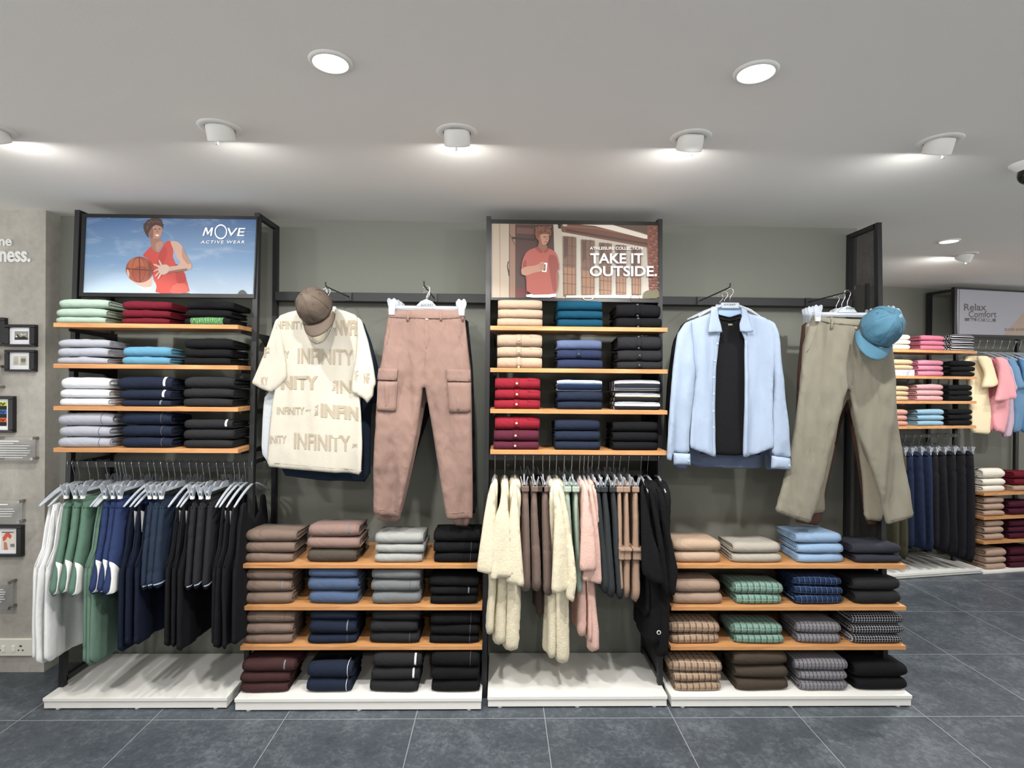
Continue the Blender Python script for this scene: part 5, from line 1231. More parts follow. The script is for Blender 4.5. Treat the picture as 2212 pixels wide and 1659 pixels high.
# ---- rail below the cafe poster
M_crm = fabric('cloth_cream_towel', (212, 203, 178), var=.2, wr=.25, scale=60); M_brn = fabric('cloth_brown_twill', (108, 92, 85)); M_mnt = fabric('cloth_mint_twill', (160, 176, 162)); M_pnk = fabric('cloth_pink_towel', (210, 174, 162), var=.15, wr=.25, scale=60)
M_gry = fabric('cloth_graphite', (50, 53, 55)); M_tan = fabric('cloth_tan_fleece', (150, 126, 108)); M_bkt = fabric('cloth_black_knit', (22, 22, 24), wr=.25, scale=40)
def yx(px, y, Y): return P(px, y, Y)
def tee_side(label, hook, sleeve, body, hemy, mt, ys=2.60, bodyT=.06, extra=None, cap=None):
    global sd
    sd += 1; rnd = random.Random(sd)
    cs = Cloth(sleeve, plane_y(ys), T=.034, rad=.013, fold=.009, fx=12, fz=2, seed=sd, sm=1)
    mb = MB(); cs.mesh(mb, .018); vs = np.array(mb.v)
    Xb = (yx(body[0], hemy, 2.68).x + yx(body[1], hemy, 2.68).x) / 2; Wb = yx(body[1], hemy, 2.68).x - yx(body[0], hemy, 2.68).x
    zb = yx(body[0], hemy, 2.68).z; ztp = zr3 - .10
    t = thing('hanging_t_shirt', (Xb, RAIL_Y, zb), label, 'T-shirt', 'clothes on the rail under the cafe poster')
    mb.build('sleeve', mt, t, smooth=True)
    hem = min((p for p in sleeve), key=lambda p: -p[1])[1]
    out = [(2.72, ztp), (2.645, ztp - .05), (2.665, ztp - .3), (2.66, zb + .03), (2.70, zb), (2.95, zb), (2.985, zb + .03), (2.98, ztp - .3), (3.0, ztp - .05), (2.92, ztp)]
    Xt = yx(hook, 1010, RAIL_Y).x
    cb = Cloth(None, plane_x(0), world=out, T=min(Wb, .085) * .9, rad=.022, fold=.010, fx=9, fz=2, seed=sd + 50, sm=1)
    mb = MB(); cb.mesh(mb, .024)
    mb.v = [(v[0] * (1 - .25 * (v[2] > zb + .5)) + Xb + (Xt - Xb) * max(0, min(1, (v[2] - zb) / (ztp - zb))), v[1], v[2]) for v in mb.v]
    mb.build('body', mt, t, smooth=True)
    if extra: extra(t, cs)
    return t
def legs_side(label, hook, near, hemy, mt, w=.05, name='hanging_shorts', cat='shorts', extra=None, flare=.03, Ynear=2.655):
    global sd
    sd += 1
    Xt = yx(hook, 1010, RAIL_Y).x; Xn = (yx(near[0], hemy, 2.63).x + yx(near[1], hemy, 2.63).x) / 2; W_ = yx(near[1], hemy, 2.63).x - yx(near[0], hemy, 2.63).x
    zb = yx(near[0], hemy, 2.63).z; ztp = zr3 - .118
    out = [(Ynear + .01, ztp), (Ynear - .01, ztp - .15), (Ynear - flare, zb), (2.80, zb + .01), (2.82, ztp - .25), (2.85, zb + .01), (2.985 + flare, zb), (2.99, ztp - .15), (2.975, ztp)]
    cb = Cloth(None, plane_x(0), world=out, T=max(.03, W_ * .9), rad=.02, fold=.006, fx=9, fz=1.5, seed=sd, sm=1)
    mb = MB(); cb.mesh(mb, .022)
    k_ = lambda z: max(0, min(1, (z - zb) / (ztp - zb)))
    mb.v = [(v[0] * (1 - .45 * k_(v[2]) ** 2) + Xn + (Xt - Xn) * k_(v[2]), v[1], v[2]) for v in mb.v]
    t = thing(name, ((Xt + Xn) / 2, RAIL_Y, zb), label, cat, 'clothes on the rail under the cafe poster')
    mb.build('body', mt, t, smooth=True)
    # waistband
    mb = MB(); mb.box((Xt, 2.82, ztp - .012), (.017, .168, .014), bev=.004); mb.build('waistband', mt, t)
    if extra: extra(t, Xn, Xt, zb, ztp, W_)
    return t
U3L = 'under cafe poster'
creams = [
 (1069, [(1060, 1046), (1066, 1041), (1070, 1046), (1071, 1090), (1070, 1150), (1069, 1200), (1067, 1237), (1050, 1239), (1029, 1233), (1036, 1180), (1046, 1112), (1053, 1072)], (1049, 1068), 1376, 'leftmost cream textured T-shirt, sleeve towards the viewer'),
 (1090.6, [(1085, 1047), (1089, 1042), (1094, 1047), (1098, 1100), (1104, 1140), (1110, 1190), (1115, 1241), (1100, 1246), (1085, 1247), (1058, 1254), (1060, 1180), (1068, 1120), (1079, 1090)], (1068, 1092), 1398, 'second cream textured T-shirt from the left end'),
 (1112.6, [(1109, 1046), (1112, 1042), (1116, 1048), (1121, 1110), (1126, 1180), (1133, 1268), (1112, 1262), (1092, 1257), (1098, 1200), (1097, 1140), (1103, 1090)], (1086, 1123), 1411, 'third cream textured T-shirt, beside the brown shorts')]
for i, (h, sl, bd, hy, lb) in enumerate(creams):
    tee_side(lb + ' ' + U3L, h, sl, bd, hy, M_crm, ys=2.60 + .0 * i)
for i, (h, nr, hy) in enumerate([(1132, (1122, 1146), 1282), (1151.4, (1148, 1170), 1281), (1172, (1173, 1196), 1291)]):
    legs_side('brown twill shorts, %s of three right of the cream T-shirts %s' % (NTH[i], U3L), h, nr, hy, M_brn)
legs_side('dark brown long trousers behind the brown twill shorts ' + U3L, 1165, (1158, 1180), 1362, fabric('cloth_umber', (70, 60, 54)), name='hanging_trousers', cat='trousers', Ynear=2.76, flare=0)
for i, (h, sl, bd, hy) in enumerate([(1187, [(1193, 1052), (1198, 1046), (1204, 1056), (1213, 1090), (1222, 1140), (1230, 1200), (1231, 1278), (1210, 1281), (1190, 1279), (1194, 1200), (1197, 1120)], (1180, 1200), 1428),
                                      (1201.7, [(1205, 1050), (1210, 1047), (1216, 1060), (1228, 1110), (1238, 1180), (1246, 1250), (1239, 1303), (1222, 1293), (1226, 1230), (1218, 1140)], (1196, 1230), 1438)]):
    tee_side('cream textured T-shirt, %s of two beside the mint shorts %s' % (NTH[i], U3L), h, sl, bd, hy, M_crm, ys=2.60)
for i, (h, nr, hy) in enumerate([(1218.5, (1228, 1247), 1284), (1235, (1247, 1258), 1286)]):
    legs_side('pale mint shorts, %s of two between cream and pink T-shirts %s' % (NTH[i], U3L), h, nr, hy, M_mnt, Ynear=2.66)
for i, (h, sl, bd, hy, yy) in enumerate([(1252, [(1259, 1050), (1263, 1045), (1268, 1052), (1276, 1100), (1284, 1150), (1289, 1232), (1270, 1233), (1251, 1232), (1254, 1160), (1257, 1100)], (1245, 1265), 1380, 2.60),
                                          (1261, [(1270, 1050), (1274, 1045), (1279, 1056), (1289, 1110), (1296, 1180), (1300, 1262), (1278, 1258), (1256, 1252), (1268, 1200), (1270, 1120)], (1266, 1278), 1393, 2.63),
                                          (1270, [(1279, 1052), (1283, 1046), (1288, 1058), (1297, 1130), (1301, 1190), (1313, 1227), (1305, 1240), (1298, 1262), (1286, 1235), (1284, 1140)], (1275, 1294), 1413, 2.66)]):
    tee_side('pale pink T-shirt, %s of three in mid rail %s' % (NTH[i], U3L), h, sl, bd, hy, M_pnk, ys=yy)
for i, (h, nr, hy) in enumerate([(1278.5, (1296, 1320), 1285), (1293, (1314, 1334), 1294), (1310.5, (1334, 1352), 1298)]):
    legs_side('graphite grey shorts, %s of three beside the pink T-shirts %s' % (NTH[i], U3L), h, nr, hy, M_gry, Ynear=2.65)
def cargo_pocket(t, Xn, Xt, zb, ztp, W_):
    z = yx(1370, 1212, 2.61).z; z1 = yx(1370, 1188, 2.61).z; k = (z - zb) / (ztp - zb); x = Xn + (Xt - Xn) * k
    MB().box((x, 2.66, (z + z1) / 2), (W_ * .55, .045, (z1 - z) / 2), bev=.006).build('cargo_pocket', M_tan, t, smooth=False)
    MB().box((x, 2.655, z1 - .0), (W_ * .6, .05, .006), bev=.002).build('pocket_flap', M_tan, t)
for i, (h, nr, hy) in enumerate([(1325, (1337, 1348), 1290), (1338.5, (1347, 1361), 1294), (1357, (1367, 1386), 1304)]):
    legs_side('tan cargo shorts, %s of three beside the black tops %s' % (NTH[i], U3L), h, nr, hy, M_tan, extra=cargo_pocket, Ynear=2.65)
blk = [(1384, [(1383, 1052), (1388, 1046), (1396, 1080), (1410, 1150), (1424, 1200), (1434, 1262), (1410, 1258), (1385, 1237), (1384, 1140)], (1388, 1402), 1336, 2.60),
       (1398.6, [(1398, 1050), (1404, 1045), (1414, 1080), (1430, 1150), (1442, 1230), (1446, 1296), (1425, 1262), (1415, 1150)], (1396, 1432), 1400, 2.63),
       (1421, [(1416, 1056), (1424, 1050), (1438, 1080), (1450, 1160), (1466, 1235), (1458, 1286), (1440, 1282), (1436, 1180)], (1418, 1446), 1425, 2.66)]
for i, (h, sl, bd, hy, yy) in enumerate(blk):
    def lg(t, cs, i=i):
        if i == 0: return
        x, y = [(0, 0), (1423, 1366), (1444, 1300)][i]
        q = P(x, y, 2.64); mb = MB(); mb.lathe([(.0005, .002), (.010, .002), (.010, 0)], q, (0, -1, 0), 16); mb.lathe([(.0005, .0025), (.007, .0025)], q, (0, -1, 0), 16, mi=1); mb.build('logo_badge', [M_tag, M_blk], t)
    tee_side('black knit top, %s of three at the right end %s' % (NTH[i], U3L), h, sl, bd, hy, M_bkt, ys=yy, extra=lg if i == 1 else None)
hooks3 = [(1069, 's', 'leftmost cream T-shirt'), (1090.6, 's', 'second cream T-shirt'), (1112.6, 's', 'third cream T-shirt'), (1132, 'c', 'first brown shorts'), (1151.4, 'c', 'second brown shorts'), (1172, 'c', 'third brown shorts'),
          (1187, 's', 'cream T-shirt beside brown shorts'), (1201.7, 's', 'cream T-shirt beside mint shorts'), (1218.5, 'c', 'first mint shorts'), (1235, 'c', 'second mint shorts'), (1252, 's', 'first pink T-shirt'), (1261, 's', 'second pink T-shirt'), (1270, 's', 'third pink T-shirt'),
          (1278.5, 'c', 'first graphite shorts'), (1293, 'c', 'second graphite shorts'), (1310.5, 'c', 'third graphite shorts'), (1325, 'c', 'first tan cargo shorts'), (1338.5, 'c', 'second tan cargo shorts'), (1357, 'c', 'third tan cargo shorts'),
          (1384, 's', 'first black top'), (1398.6, 's', 'second black top'), (1421, 's', 'third black top')]
for h, k, w_ in hooks3:
    hang(pc if k == 'c' else ps3, (yx(h, 1010, RAIL_Y).x, RAIL_Y, zr3 + .012), random.uniform(-.04, .04), 'clear %shanger of the %s under the cafe poster' % ('clip ' if k == 'c' else '', w_))

# ------------------------------------------------------------------ facing outfits on the wall bars
def face_hanger(px, ybar, x0, x1, Y, zarm, label, clips=True, first=True, brand=False, yb2=None):
    """hanger square to the wall"""
    t = thing('clip_hanger' if clips else 'shirt_hanger', P(px, ybar, Y), label, 'hanger', 'hangers on the wall bar arms')
    c = P(px, ybar, Y); a, b = P(x0, ybar, Y), P(x1, ybar, Y); X = c.x
    top = zarm + .006; h = top - c.z
    pts = [Vector((X, Y, c.z + .02)), Vector((X, Y, c.z + h * .5))]
    r = .016
    for k in range(9): an = R(-40 + 27 * k); pts.append(Vector((X + r * math.cos(an), Y, top - r + r * math.sin(an))))
    MB().tube(pts, .0017, 6).build('hook', M_chrome, t, smooth=True)
    mb = MB()
    if clips:
        mb.box(((a.x + b.x) / 2, Y, c.z), ((b.x - a.x) / 2, .004, .007), bev=.0015)
        w = .05; mb.add([(X + s_, Y + e, c.z + z_) for e in (-.004, .004) for s_, z_ in ((-w, .004), (w, .004), (w * .55, .028), (0, .04), (-w * .55, .028))], [(0, 1, 2, 3, 4), (9, 8, 7, 6, 5)] + [(i, i + 5, (i + 1) % 5 + 5, (i + 1) % 5) for i in range(5)])
    else:
        mb.box((X, Y, c.z), (.045, .004, .014), bev=.003)
        for s_ in (-1, 1): mb.tube([(X + s_ * .04, Y, c.z), (X + s_ * .1, Y, c.z - .022), (X + s_ * (b.x - a.x) / 2, Y, c.z - .055)], [.007, .007, .004], 8)
    mb.build('bar', M_clear, t, smooth=False)
    if brand:
        mb = MB(); text_px(mb, plane_y(Y - .0055), 'JOCKEY', brand, .0, bold=.02); mb.build('lettering', plain('hanger_ink', (60, 62, 66), .6), t)
    if clips:
        for s_ in (a.x + .012, b.x - .012):
            prof = [(-.021, .026), (-.020, .037), (-.012, .043), (-.004, .038), (0, .034), (.004, .038), (.012, .043), (.020, .037), (.021, .026), (.015, .0), (.014, -.036), (-.014, -.036), (-.015, 0)]; n = len(prof); mb = MB()
            for sg in (-1, 1):
                vs = [(s_ + x_, Y + sg * (.0235 + e + max(0, z_) * .12), c.z - .004 + z_) for e in (0, .003) for x_, z_ in prof]
                mb.add(vs, [tuple(range(n)), tuple(reversed(range(n, 2 * n)))] + [(i, (i + 1) % n, (i + 1) % n + n, i + n) for i in range(n)])
            cp = mb.build('clip', M_clip, t); MB().box((s_, Y - .029, c.z - .032), (.010, .003, .009), bev=.002).build('clip_pad', M_tag, cp)
    return t
zA = (zA0 + zA1) / 2; zB = (zB0 + zB1) / 2
XT, XC = P(706, 620, 2.66).x, P(917, 618, 2.66).x
XS, XK = P(1574, 622, 2.66).x, P(1841, 628, 2.66).x
zends = {}
for nm, t_, X, px, py_ in (('T', tbA, XT, 706, 620), ('C', tbA, XC, 917, 618), ('S', tbB, XS, 1574, 622), ('K', tbB, XK, 1841, 628)):
    ze = P(px, py_, 2.66).z; zends[nm] = ze; arm(t_, X, zA if t_ is tbA else zB, ze, 2.64)
def zarm(nm, Y): z0 = zends[nm]; z1 = zA if nm in 'TC' else zB; return z0 + (z1 - z0) * (Y - 2.66) / .39

# cream printed T-shirt
M_ctee = fabric('cloth_ecru', (184, 179, 166), var=.05, wr=.3, scale=7)
M_print = fabric('print_sand', (160, 149, 130), var=.05)
pt = plane_y(2.70)
body = [(650, 668), (625, 673), (604, 682), (596, 700), (594, 740), (600, 790), (596, 830), (588, 870), (584, 930), (579, 1007), (620, 1012), (680, 1017), (740, 1022), (781, 1026), (784, 960), (781, 900), (776, 850), (779, 800), (784, 740), (779, 695), (768, 680), (745, 671), (724, 667), (721, 690), (712, 718), (700, 738), (685, 744), (672, 736), (660, 715), (653, 690)]
ct = Cloth(body, pt, T=.02, rad=.018, fold=.017, fx=8, fz=1.0, seed=3, sm=1, grow=.7, crease=.2)
tt = thing('hanging_t_shirt', P(680, 1020, 2.70), 'cream oversized T-shirt printed with INFINITY lettering, facing out beneath the brown cap', 'T-shirt')
mb = MB(); ct.mesh(mb, .014); mb.build('body', M_ctee, tt, smooth=True)
slL = Cloth([(606, 683), (594, 692), (584, 722), (572, 757), (556, 795), (542, 828), (563, 840), (584, 848), (600, 840), (620, 817), (618, 780), (612, 740), (609, 710)], plane_y(2.695), T=.026, rad=.014, fold=.007, fx=8, fz=1.5, seed=5)
mb = MB(); slL.mesh(mb, .014); mb.build('sleeve', M_ctee, tt, smooth=True)
slR = Cloth([(772, 684), (782, 692), (796, 738), (806, 785), (813, 828), (808, 838), (806, 856), (793, 872), (786, 862), (760, 847), (762, 815), (769, 775), (772, 730)], plane_y(2.69), T=.024, rad=.014, fold=.007, fx=8, fz=1.5, seed=6)
mb = MB(); slR.mesh(mb, .014); mb.build('sleeve', M_ctee, tt, smooth=True)
def rib(cl, pxs, r=.004, out=.0):
    mb = MB(); mb.tube([cl.surf(on(cl.pl, *p), out) for p in pxs], r, 6); return mb
rib(ct, [(652, 672), (655, 690), (662, 713), (673, 734), (685, 741), (699, 736), (710, 717), (719, 692), (722, 672)], .0045).build('neck_rib', M_ctee, tt, smooth=True)
mb = MB(); q = [(650, 668), (688, 676), (725, 667), (723, 695), (714, 725), (700, 746), (686, 752), (670, 745), (658, 722), (652, 695)]; c2 = Cloth(q, plane_y(2.718), T=.004, rad=.01, fold=.0, sm=1); c2.mesh(mb, .02); mb.build('back_neck', fabric('cloth_ecru_back', (222, 214, 190), var=.05), tt, smooth=True)
mb = MB()
def tp(s_, x0, y0, x1, y1, cl=ct, bold=.01, rot=0, slope=0): text_px(mb, cl.pl, s_, (x0, y0, x1, y1), .0026, bold=bold, rot=rot, surf=cl.surf, slope=slope)
tp('NFINITY', 599, 694, 656, 711, bold=.012); tp('NVFE', 726, 692, 777, 725, bold=.04)
tp('INFINITY', 644, 752, 764, 785, bold=.016, slope=.03); tp('TY', 609, 758, 625, 774, bold=.012)
tp('NITY', 608, 812, 690, 841, bold=.04); tp('IN', 728, 822, 758, 849, bold=.012); tp('JKY', 719, 820, 726, 845, rot=1, bold=0)
tp('INFINITY', 600, 879, 659, 895, bold=.012); tp('JKY', 661, 884, 675, 889, bold=.012); tp('JKY', 682, 872, 690, 898, rot=1, bold=.03); tp('INFIN', 696, 871, 775, 900, bold=.04, slope=.11)
tp('INITY', 586, 940, 621, 957, bold=.012); tp('INFINITY', 638, 934, 756, 968, bold=.016, slope=.06); tp('JK', 760, 958, 775, 967, bold=.012)
tp('F', 571, 750, 583, 772, slL, .03); tp('KY', 566, 814, 580, 832, slL, 0); tp('IF', 768, 800, 776, 822, slR, .0); tp('NF', 788, 806, 800, 828, slR, .02)
mb.build('printed_lettering', M_print, tt)
mb = MB()
for a, b in (((580, 993), (783, 1012)),):
    pts = [(a[0] + (b[0] - a[0]) * k / 14, a[1] + (b[1] - a[1]) * k / 14 + 4) for k in range(15)]; mb.tube([ct.surf(on(pt, *p), -.0006) for p in pts], .0012, 4)
mb.build('hem_stitch', M_print, tt)
face_hanger(706, 668, 655, 740, 2.735, zarm('T', 2.735), 'clear hanger of the cream printed T-shirt, mostly behind the brown cap', clips=False)
def behind(name, cat, label, poly, Y, mat, T=.025, seed=0, group='garments hung behind the outfits on the wall bar', fold=.007):
    c = Cloth(poly, plane_y(Y), T=T, rad=.014, fold=fold, fx=8, fz=1.4, seed=seed, sm=1); mb = MB(); c.mesh(mb, .022); return tag(mb.build(name, mat, None, smooth=True), label, cat, group), c
def hh(px, ybar, x0, x1, Y, k, lab, clips): face_hanger(px, ybar, x0, x1, Y, zarm(k, Y), lab, clips=clips)
behind('hanging_t_shirt', 'T-shirt', 'white T-shirt hanging directly behind the cream printed T-shirt', [(650, 676), (725, 676), (775, 688), (792, 760), (796, 850), (778, 860), (776, 1013), (588, 1010), (565, 978), (570, 860), (583, 845), (566, 838), (592, 760), (610, 690)], 2.765, fabric('cloth_white_plain', (186, 190, 194)), seed=11)
behind('hanging_t_shirt', 'T-shirt', 'dark navy T-shirt hanging behind the cream and white T-shirts', [(655, 682), (735, 682), (785, 694), (803, 740), (822, 810), (824, 868), (802, 872), (800, 1041), (700, 1038), (606, 1026), (602, 860), (604, 760), (625, 690)], 2.85, fabric('cloth_ink_navy', (34, 44, 58)), seed=12)
hh(700, 668, 655, 745, 2.765, 'T', 'clear hanger of the white T-shirt behind the cream one', False)
hh(700, 672, 655, 745, 2.85, 'T', 'clear hanger of the dark navy T-shirt left of the cargo trousers', False)

# rosy cargo trousers
M_rosy = fabric('cloth_rosy_twill', (132, 108, 99), var=.05, wr=.55, scale=13, stretch=(1.6, 1, .6))
pc_ = plane_y(2.69)
co = [(840, 671), (920, 668), (1003, 671), (1006, 705), (1012, 760), (1017, 799), (1019, 860), (1020, 940), (1021, 1040), (1021, 1108), (1020, 1121), (990, 1122), (965, 1121), (960, 1090), (950, 1030), (942, 982), (933, 930), (926, 880), (919, 838), (914, 838), (908, 890), (896, 970), (884, 1020), (874, 1068), (866, 1100), (862, 1121), (830, 1116), (806, 1110), (804, 1100), (806, 1040), (809, 960), (814, 870), (820, 800), (826, 770), (832, 720)]
cc = Cloth(co, pc_, T=.034, rad=.024, fold=.014, fx=12, fz=2.6, seed=21, sm=1, grow=.3, diag=.5, crease=.8)
tc_ = thing('hanging_trousers', P(915, 1122, 2.69), 'rosy beige cargo trousers with flap pockets, facing out between the T-shirt and cafe poster', 'trousers')
mb = MB(); cc.mesh(mb, .013); mb.build('body', M_rosy, tc_, smooth=True)
def pad(cl, t, name, pxs, mat, lift=.003, sm=0, step=.02, th=.004):
    c = Cloth(pxs, cl.pl, base=cl, lift=lift, T=th, rad=.008, sm=sm); mb = MB(); c.mesh(mb, step); return mb.build(name, mat, t, smooth=True)
pad(cc, tc_, 'waistband', [(840, 671), (920, 668.5), (1003, 671), (1005, 687), (960, 690), (920, 689), (880, 688), (838, 686)], M_rosy, .003)
for pk, fl in (([(818, 823), (861, 824), (857, 888), (816, 885)], [(820, 796), (862, 797), (860, 822), (817, 820)]), ([(968, 825), (1018, 826), (1018, 889), (971, 890)], [(967.5, 797), (1016.5, 799), (1018, 824.5), (966.5, 823)])):
    p_ = pad(cc, tc_, 'cargo_pocket', pk, M_rosy, .010, th=.012); pad(cc, p_, 'pocket_pleat', [(pk[0][0] + 16, pk[0][1] + 3), (pk[0][0] + 26, pk[0][1] + 3), (pk[3][0] + 26, pk[3][1] - 3), (pk[3][0] + 17, pk[3][1] - 3)], M_rosy, .015); pad(cc, tc_, 'pocket_flap', fl, M_rosy, .017)
for x in (882, 954, 1000): pad(cc, tc_, 'belt_loop', [(x - 2.5, 670), (x + 2.5, 670), (x + 2.5, 694), (x - 2.5, 694)], M_rosy, .007)
def btn(cl, t, x, y, r=.006, mat=None, name='button'):
    q = cl.surf(on(cl.pl, x, y), .0035); mb = MB(); mb.lathe([(.0004, .0018), (r * .55, .0012), (r * .8, .0028), (r, .001), (r, -.002)], q, (0, -1, 0), 16); return mb.build(name, mat or M_btnl, t, smooth=True)
btn(cc, tc_, 923.5, 689, .0085)
def seam(cl, t, pxs, mat, name='seam', r=.0012): 
    pts = []
    for a, b in zip(pxs, pxs[1:]):
        n = max(1, int(math.hypot(b[0] - a[0], b[1] - a[1]) / 8))
        pts += [(a[0] + (b[0] - a[0]) * i / n, a[1] + (b[1] - a[1]) * i / n) for i in range(n)]
    pts.append(pxs[-1]); mb = MB(); mb.tube([cl.surf(on(cl.pl, *p), .0004) for p in pts], r, 5); return mb.build(name, mat, t, smooth=True)
M_seam = fabric('seam_rosy', (146, 112, 100))
seam(cc, tc_, [(919, 694), (918, 740), (921, 756), (917, 835)], M_seam, 'fly_seam'); seam(cc, tc_, [(927, 694), (928, 735), (921, 756)], M_seam, 'fly_seam')
seam(cc, tc_, [(848, 690), (838, 745)], M_seam, 'pocket_seam'); seam(cc, tc_, [(986, 712), (1000, 752)], M_seam, 'pocket_seam')
seam(cc, tc_, [(805, 1098), (866, 1105)], M_seam, 'hem_seam'); seam(cc, tc_, [(962, 1106), (1020, 1105)], M_seam, 'hem_seam')
face_hanger(921, 664, 843, 1003, 2.69, zarm('C', 2.69), 'clear branded clip hanger holding the rosy cargo trousers', brand=(909, 656, 937, 661.5))
o, cb_ = behind('hanging_trousers', 'trousers', 'second pair of rosy trousers, cuffs showing below the front pair', [(846, 676), (1000, 676), (1012, 900), (1017, 1060), (1014, 1136), (980, 1136), (958, 1060), (935, 930), (922, 860), (905, 950), (880, 1060), (862, 1128), (812, 1122), (812, 1060), (824, 900)], 2.765, M_rosy, seed=22)
behind('hanging_trousers', 'trousers', 'black trousers hanging behind the rosy cargo trousers', [(852, 680), (1010, 680), (1022, 800), (1026, 950), (1031, 1108), (990, 1110), (958, 1000), (930, 890), (905, 960), (880, 1060), (860, 1090), (838, 1090), (834, 900)], 2.85, M_blk, seed=23)
hh(921, 667, 852, 1000, 2.765, 'C', 'clear clip hanger of the second rosy trousers', True); hh(921, 670, 858, 1000, 2.85, 'C', 'clear clip hanger of the black trousers behind the rosy pair', True)

# light blue shirt over a black T-shirt
M_lb = fabric('cloth_shirt_blue', (146, 160, 180), var=.07, wr=.4, scale=8, stretch=(2, 1, .5))
psx = plane_y(2.68)
ts = thing('hanging_shirt', P(1577, 1010, 2.68), 'open light blue long sleeved button shirt facing out over a black T-shirt', 'shirt')
Lp = Cloth([(1540, 674), (1510, 685), (1490, 693), (1484, 720), (1494, 770), (1502, 810), (1497, 850), (1492, 900), (1488, 966), (1505, 974), (1522, 979), (1545, 989), (1546, 930), (1547, 860), (1548, 800), (1552, 745), (1557, 718), (1552, 690)], psx, T=.020, rad=.016, fold=.016, crease=.6, fx=11, fz=1.0, seed=31)
Rp = Cloth([(1612, 674), (1645, 684), (1666, 693), (1674, 720), (1672, 780), (1668, 850), (1668, 910), (1670, 966), (1650, 976), (1617, 990), (1608, 987), (1609, 930), (1609.5, 860), (1609, 790), (1608, 735), (1600, 718), (1601, 690)], psx, T=.020, rad=.016, fold=.016, crease=.6, fx=11, fz=1.0, seed=32)
for c_ in (Lp, Rp): mb = MB(); c_.mesh(mb, .014); mb.build('front_panel', M_lb, ts, smooth=True)
sL = Cloth([(1494, 691), (1478, 698), (1462, 722), (1455, 770), (1449, 830), (1444, 900), (1440, 960), (1440, 992), (1453, 997), (1455, 979), (1490, 979), (1490, 940), (1494, 890), (1500, 840), (1502, 805), (1498, 760), (1495, 720)], plane_y(2.672), T=.028, rad=.020, fold=.015, crease=.8, fx=11, fz=1.2, seed=33)
sR = Cloth([(1664, 691), (1674, 698), (1682, 720), (1688, 780), (1694, 840), (1700, 900), (1705, 950), (1707, 990), (1668, 984), (1668, 930), (1669, 880), (1672, 830), (1669, 780), (1664, 730)], plane_y(2.672), T=.028, rad=.020, fold=.015, crease=.8, fx=11, fz=1.2, seed=34)
for c_ in (sL, sR): mb = MB(); c_.mesh(mb, .014); mb.build('sleeve', M_lb, ts, smooth=True)
for q in ([(1454, 978), (1491, 980), (1492, 1005), (1455, 1004)], [(1667, 984), (1707, 989), (1708, 1015), (1665, 1012)]):
    c_ = Cloth(q, plane_y(2.668), T=.04, rad=.02, fold=.003, sm=0, seed=3); mb = MB(); c_.mesh(mb, .012); o = mb.build('cuff', M_lb, ts, smooth=True); btn(c_, o, q[2][0] - 8, q[2][1] - 11, .004, plain('button_blue', (176, 200, 226), .3))
pad(Lp, ts, 'placket', [(1549, 735), (1553, 722), (1556, 726), (1549, 790), (1548, 930), (1546, 987), (1539, 985), (1540, 930), (1541, 800), (1545, 745)], M_lb, .003)
pad(Rp, ts, 'placket', [(1608, 735), (1614, 740), (1617, 800), (1617, 930), (1617, 989), (1608.5, 986), (1609.5, 930), (1609.5, 800)], M_lb, .003)
for x, y in ((1549, 742.5), (1543, 779), (1542, 815), (1542, 851), (1542, 888), (1542, 923)): btn(Lp, ts, x, y, .0042, plain('button_blue', (176, 200, 226), .3))
for q, sd_ in (([(1536, 668), (1551, 663), (1553, 686), (1558, 702), (1561, 718), (1545, 718), (1529, 719), (1533, 690)], 1), ([(1601, 663), (1613, 669), (1619, 692), (1627, 716), (1613, 718), (1598, 716), (1597, 700), (1602, 684)], 2)):
    c_ = Cloth(q, plane_y(2.655), T=.009, rad=.012, fold=.002, sm=0, seed=sd_); mb = MB(); c_.mesh(mb, .012); mb.build('collar', M_lb, ts, smooth=True)
mb = MB(); c_ = Cloth([(1549, 664), (1603, 664), (1601, 678), (1576, 686), (1552, 680)], plane_y(2.715), T=.004, rad=.01, fold=0, sm=1); c_.mesh(mb, .02); mb.build('collar_stand', fabric('cloth_light_blue_back', (150, 176, 206)), ts, smooth=True)
tb = thing('hanging_t_shirt', P(1577, 985, 2.715), 'black T-shirt worn inside the open light blue shirt on its hanger', 'T-shirt')
cbt = Cloth([(1552, 683), (1576, 690), (1602, 683), (1640, 692), (1655, 730), (1652, 850), (1650, 982), (1576, 984), (1505, 979), (1500, 850), (1500, 730), (1520, 692)], plane_y(2.722), T=.02, rad=.015, fold=.006, seed=35); mb = MB(); cbt.mesh(mb, .022); mb.build('body', M_bkt, tb, smooth=True)
MB().tube([P(x, y, 2.708) for x, y in ((1552, 684), (1560, 690), (1576, 693), (1592, 690), (1602, 684))], .004, 6).build('neck_rib', M_bkt, tb, smooth=True)
MB().tube([P(x, y, 2.706) for x, y in ((1555, 687), (1566, 691.5), (1576, 692.5), (1588, 691), (1600, 687))], .0012, 5).build('neck_tape', plain('neck_tape_pale', (206, 184, 166), .8), tb, smooth=True)
mb = MB(); text_px(mb, plane_y(2.7075), 'USA', (1573, 699, 1583, 703), 0, bold=.02); mb.build('size_print', plain('ink_gold', (200, 190, 160), .7), tb)
face_hanger(1577, 660, 1510, 1645, 2.70, zarm('S', 2.70), 'clear hanger of the open light blue shirt, its plate above the collar', clips=False, brand=(1563, 656, 1590, 661))
behind('hanging_shirt', 'shirt', 'slate blue shirt, only its hem and cuffs below the light blue shirt', [(1560, 690), (1600, 690), (1660, 705), (1676, 800), (1684, 940), (1688, 1016), (1652, 1014), (1648, 980), (1644, 1012), (1580, 1012), (1500, 1008), (1488, 996), (1486, 1014), (1454, 1012), (1458, 930), (1468, 800), (1486, 705)], 2.79, fabric('cloth_slate_blue', (88, 98, 120)), seed=36)
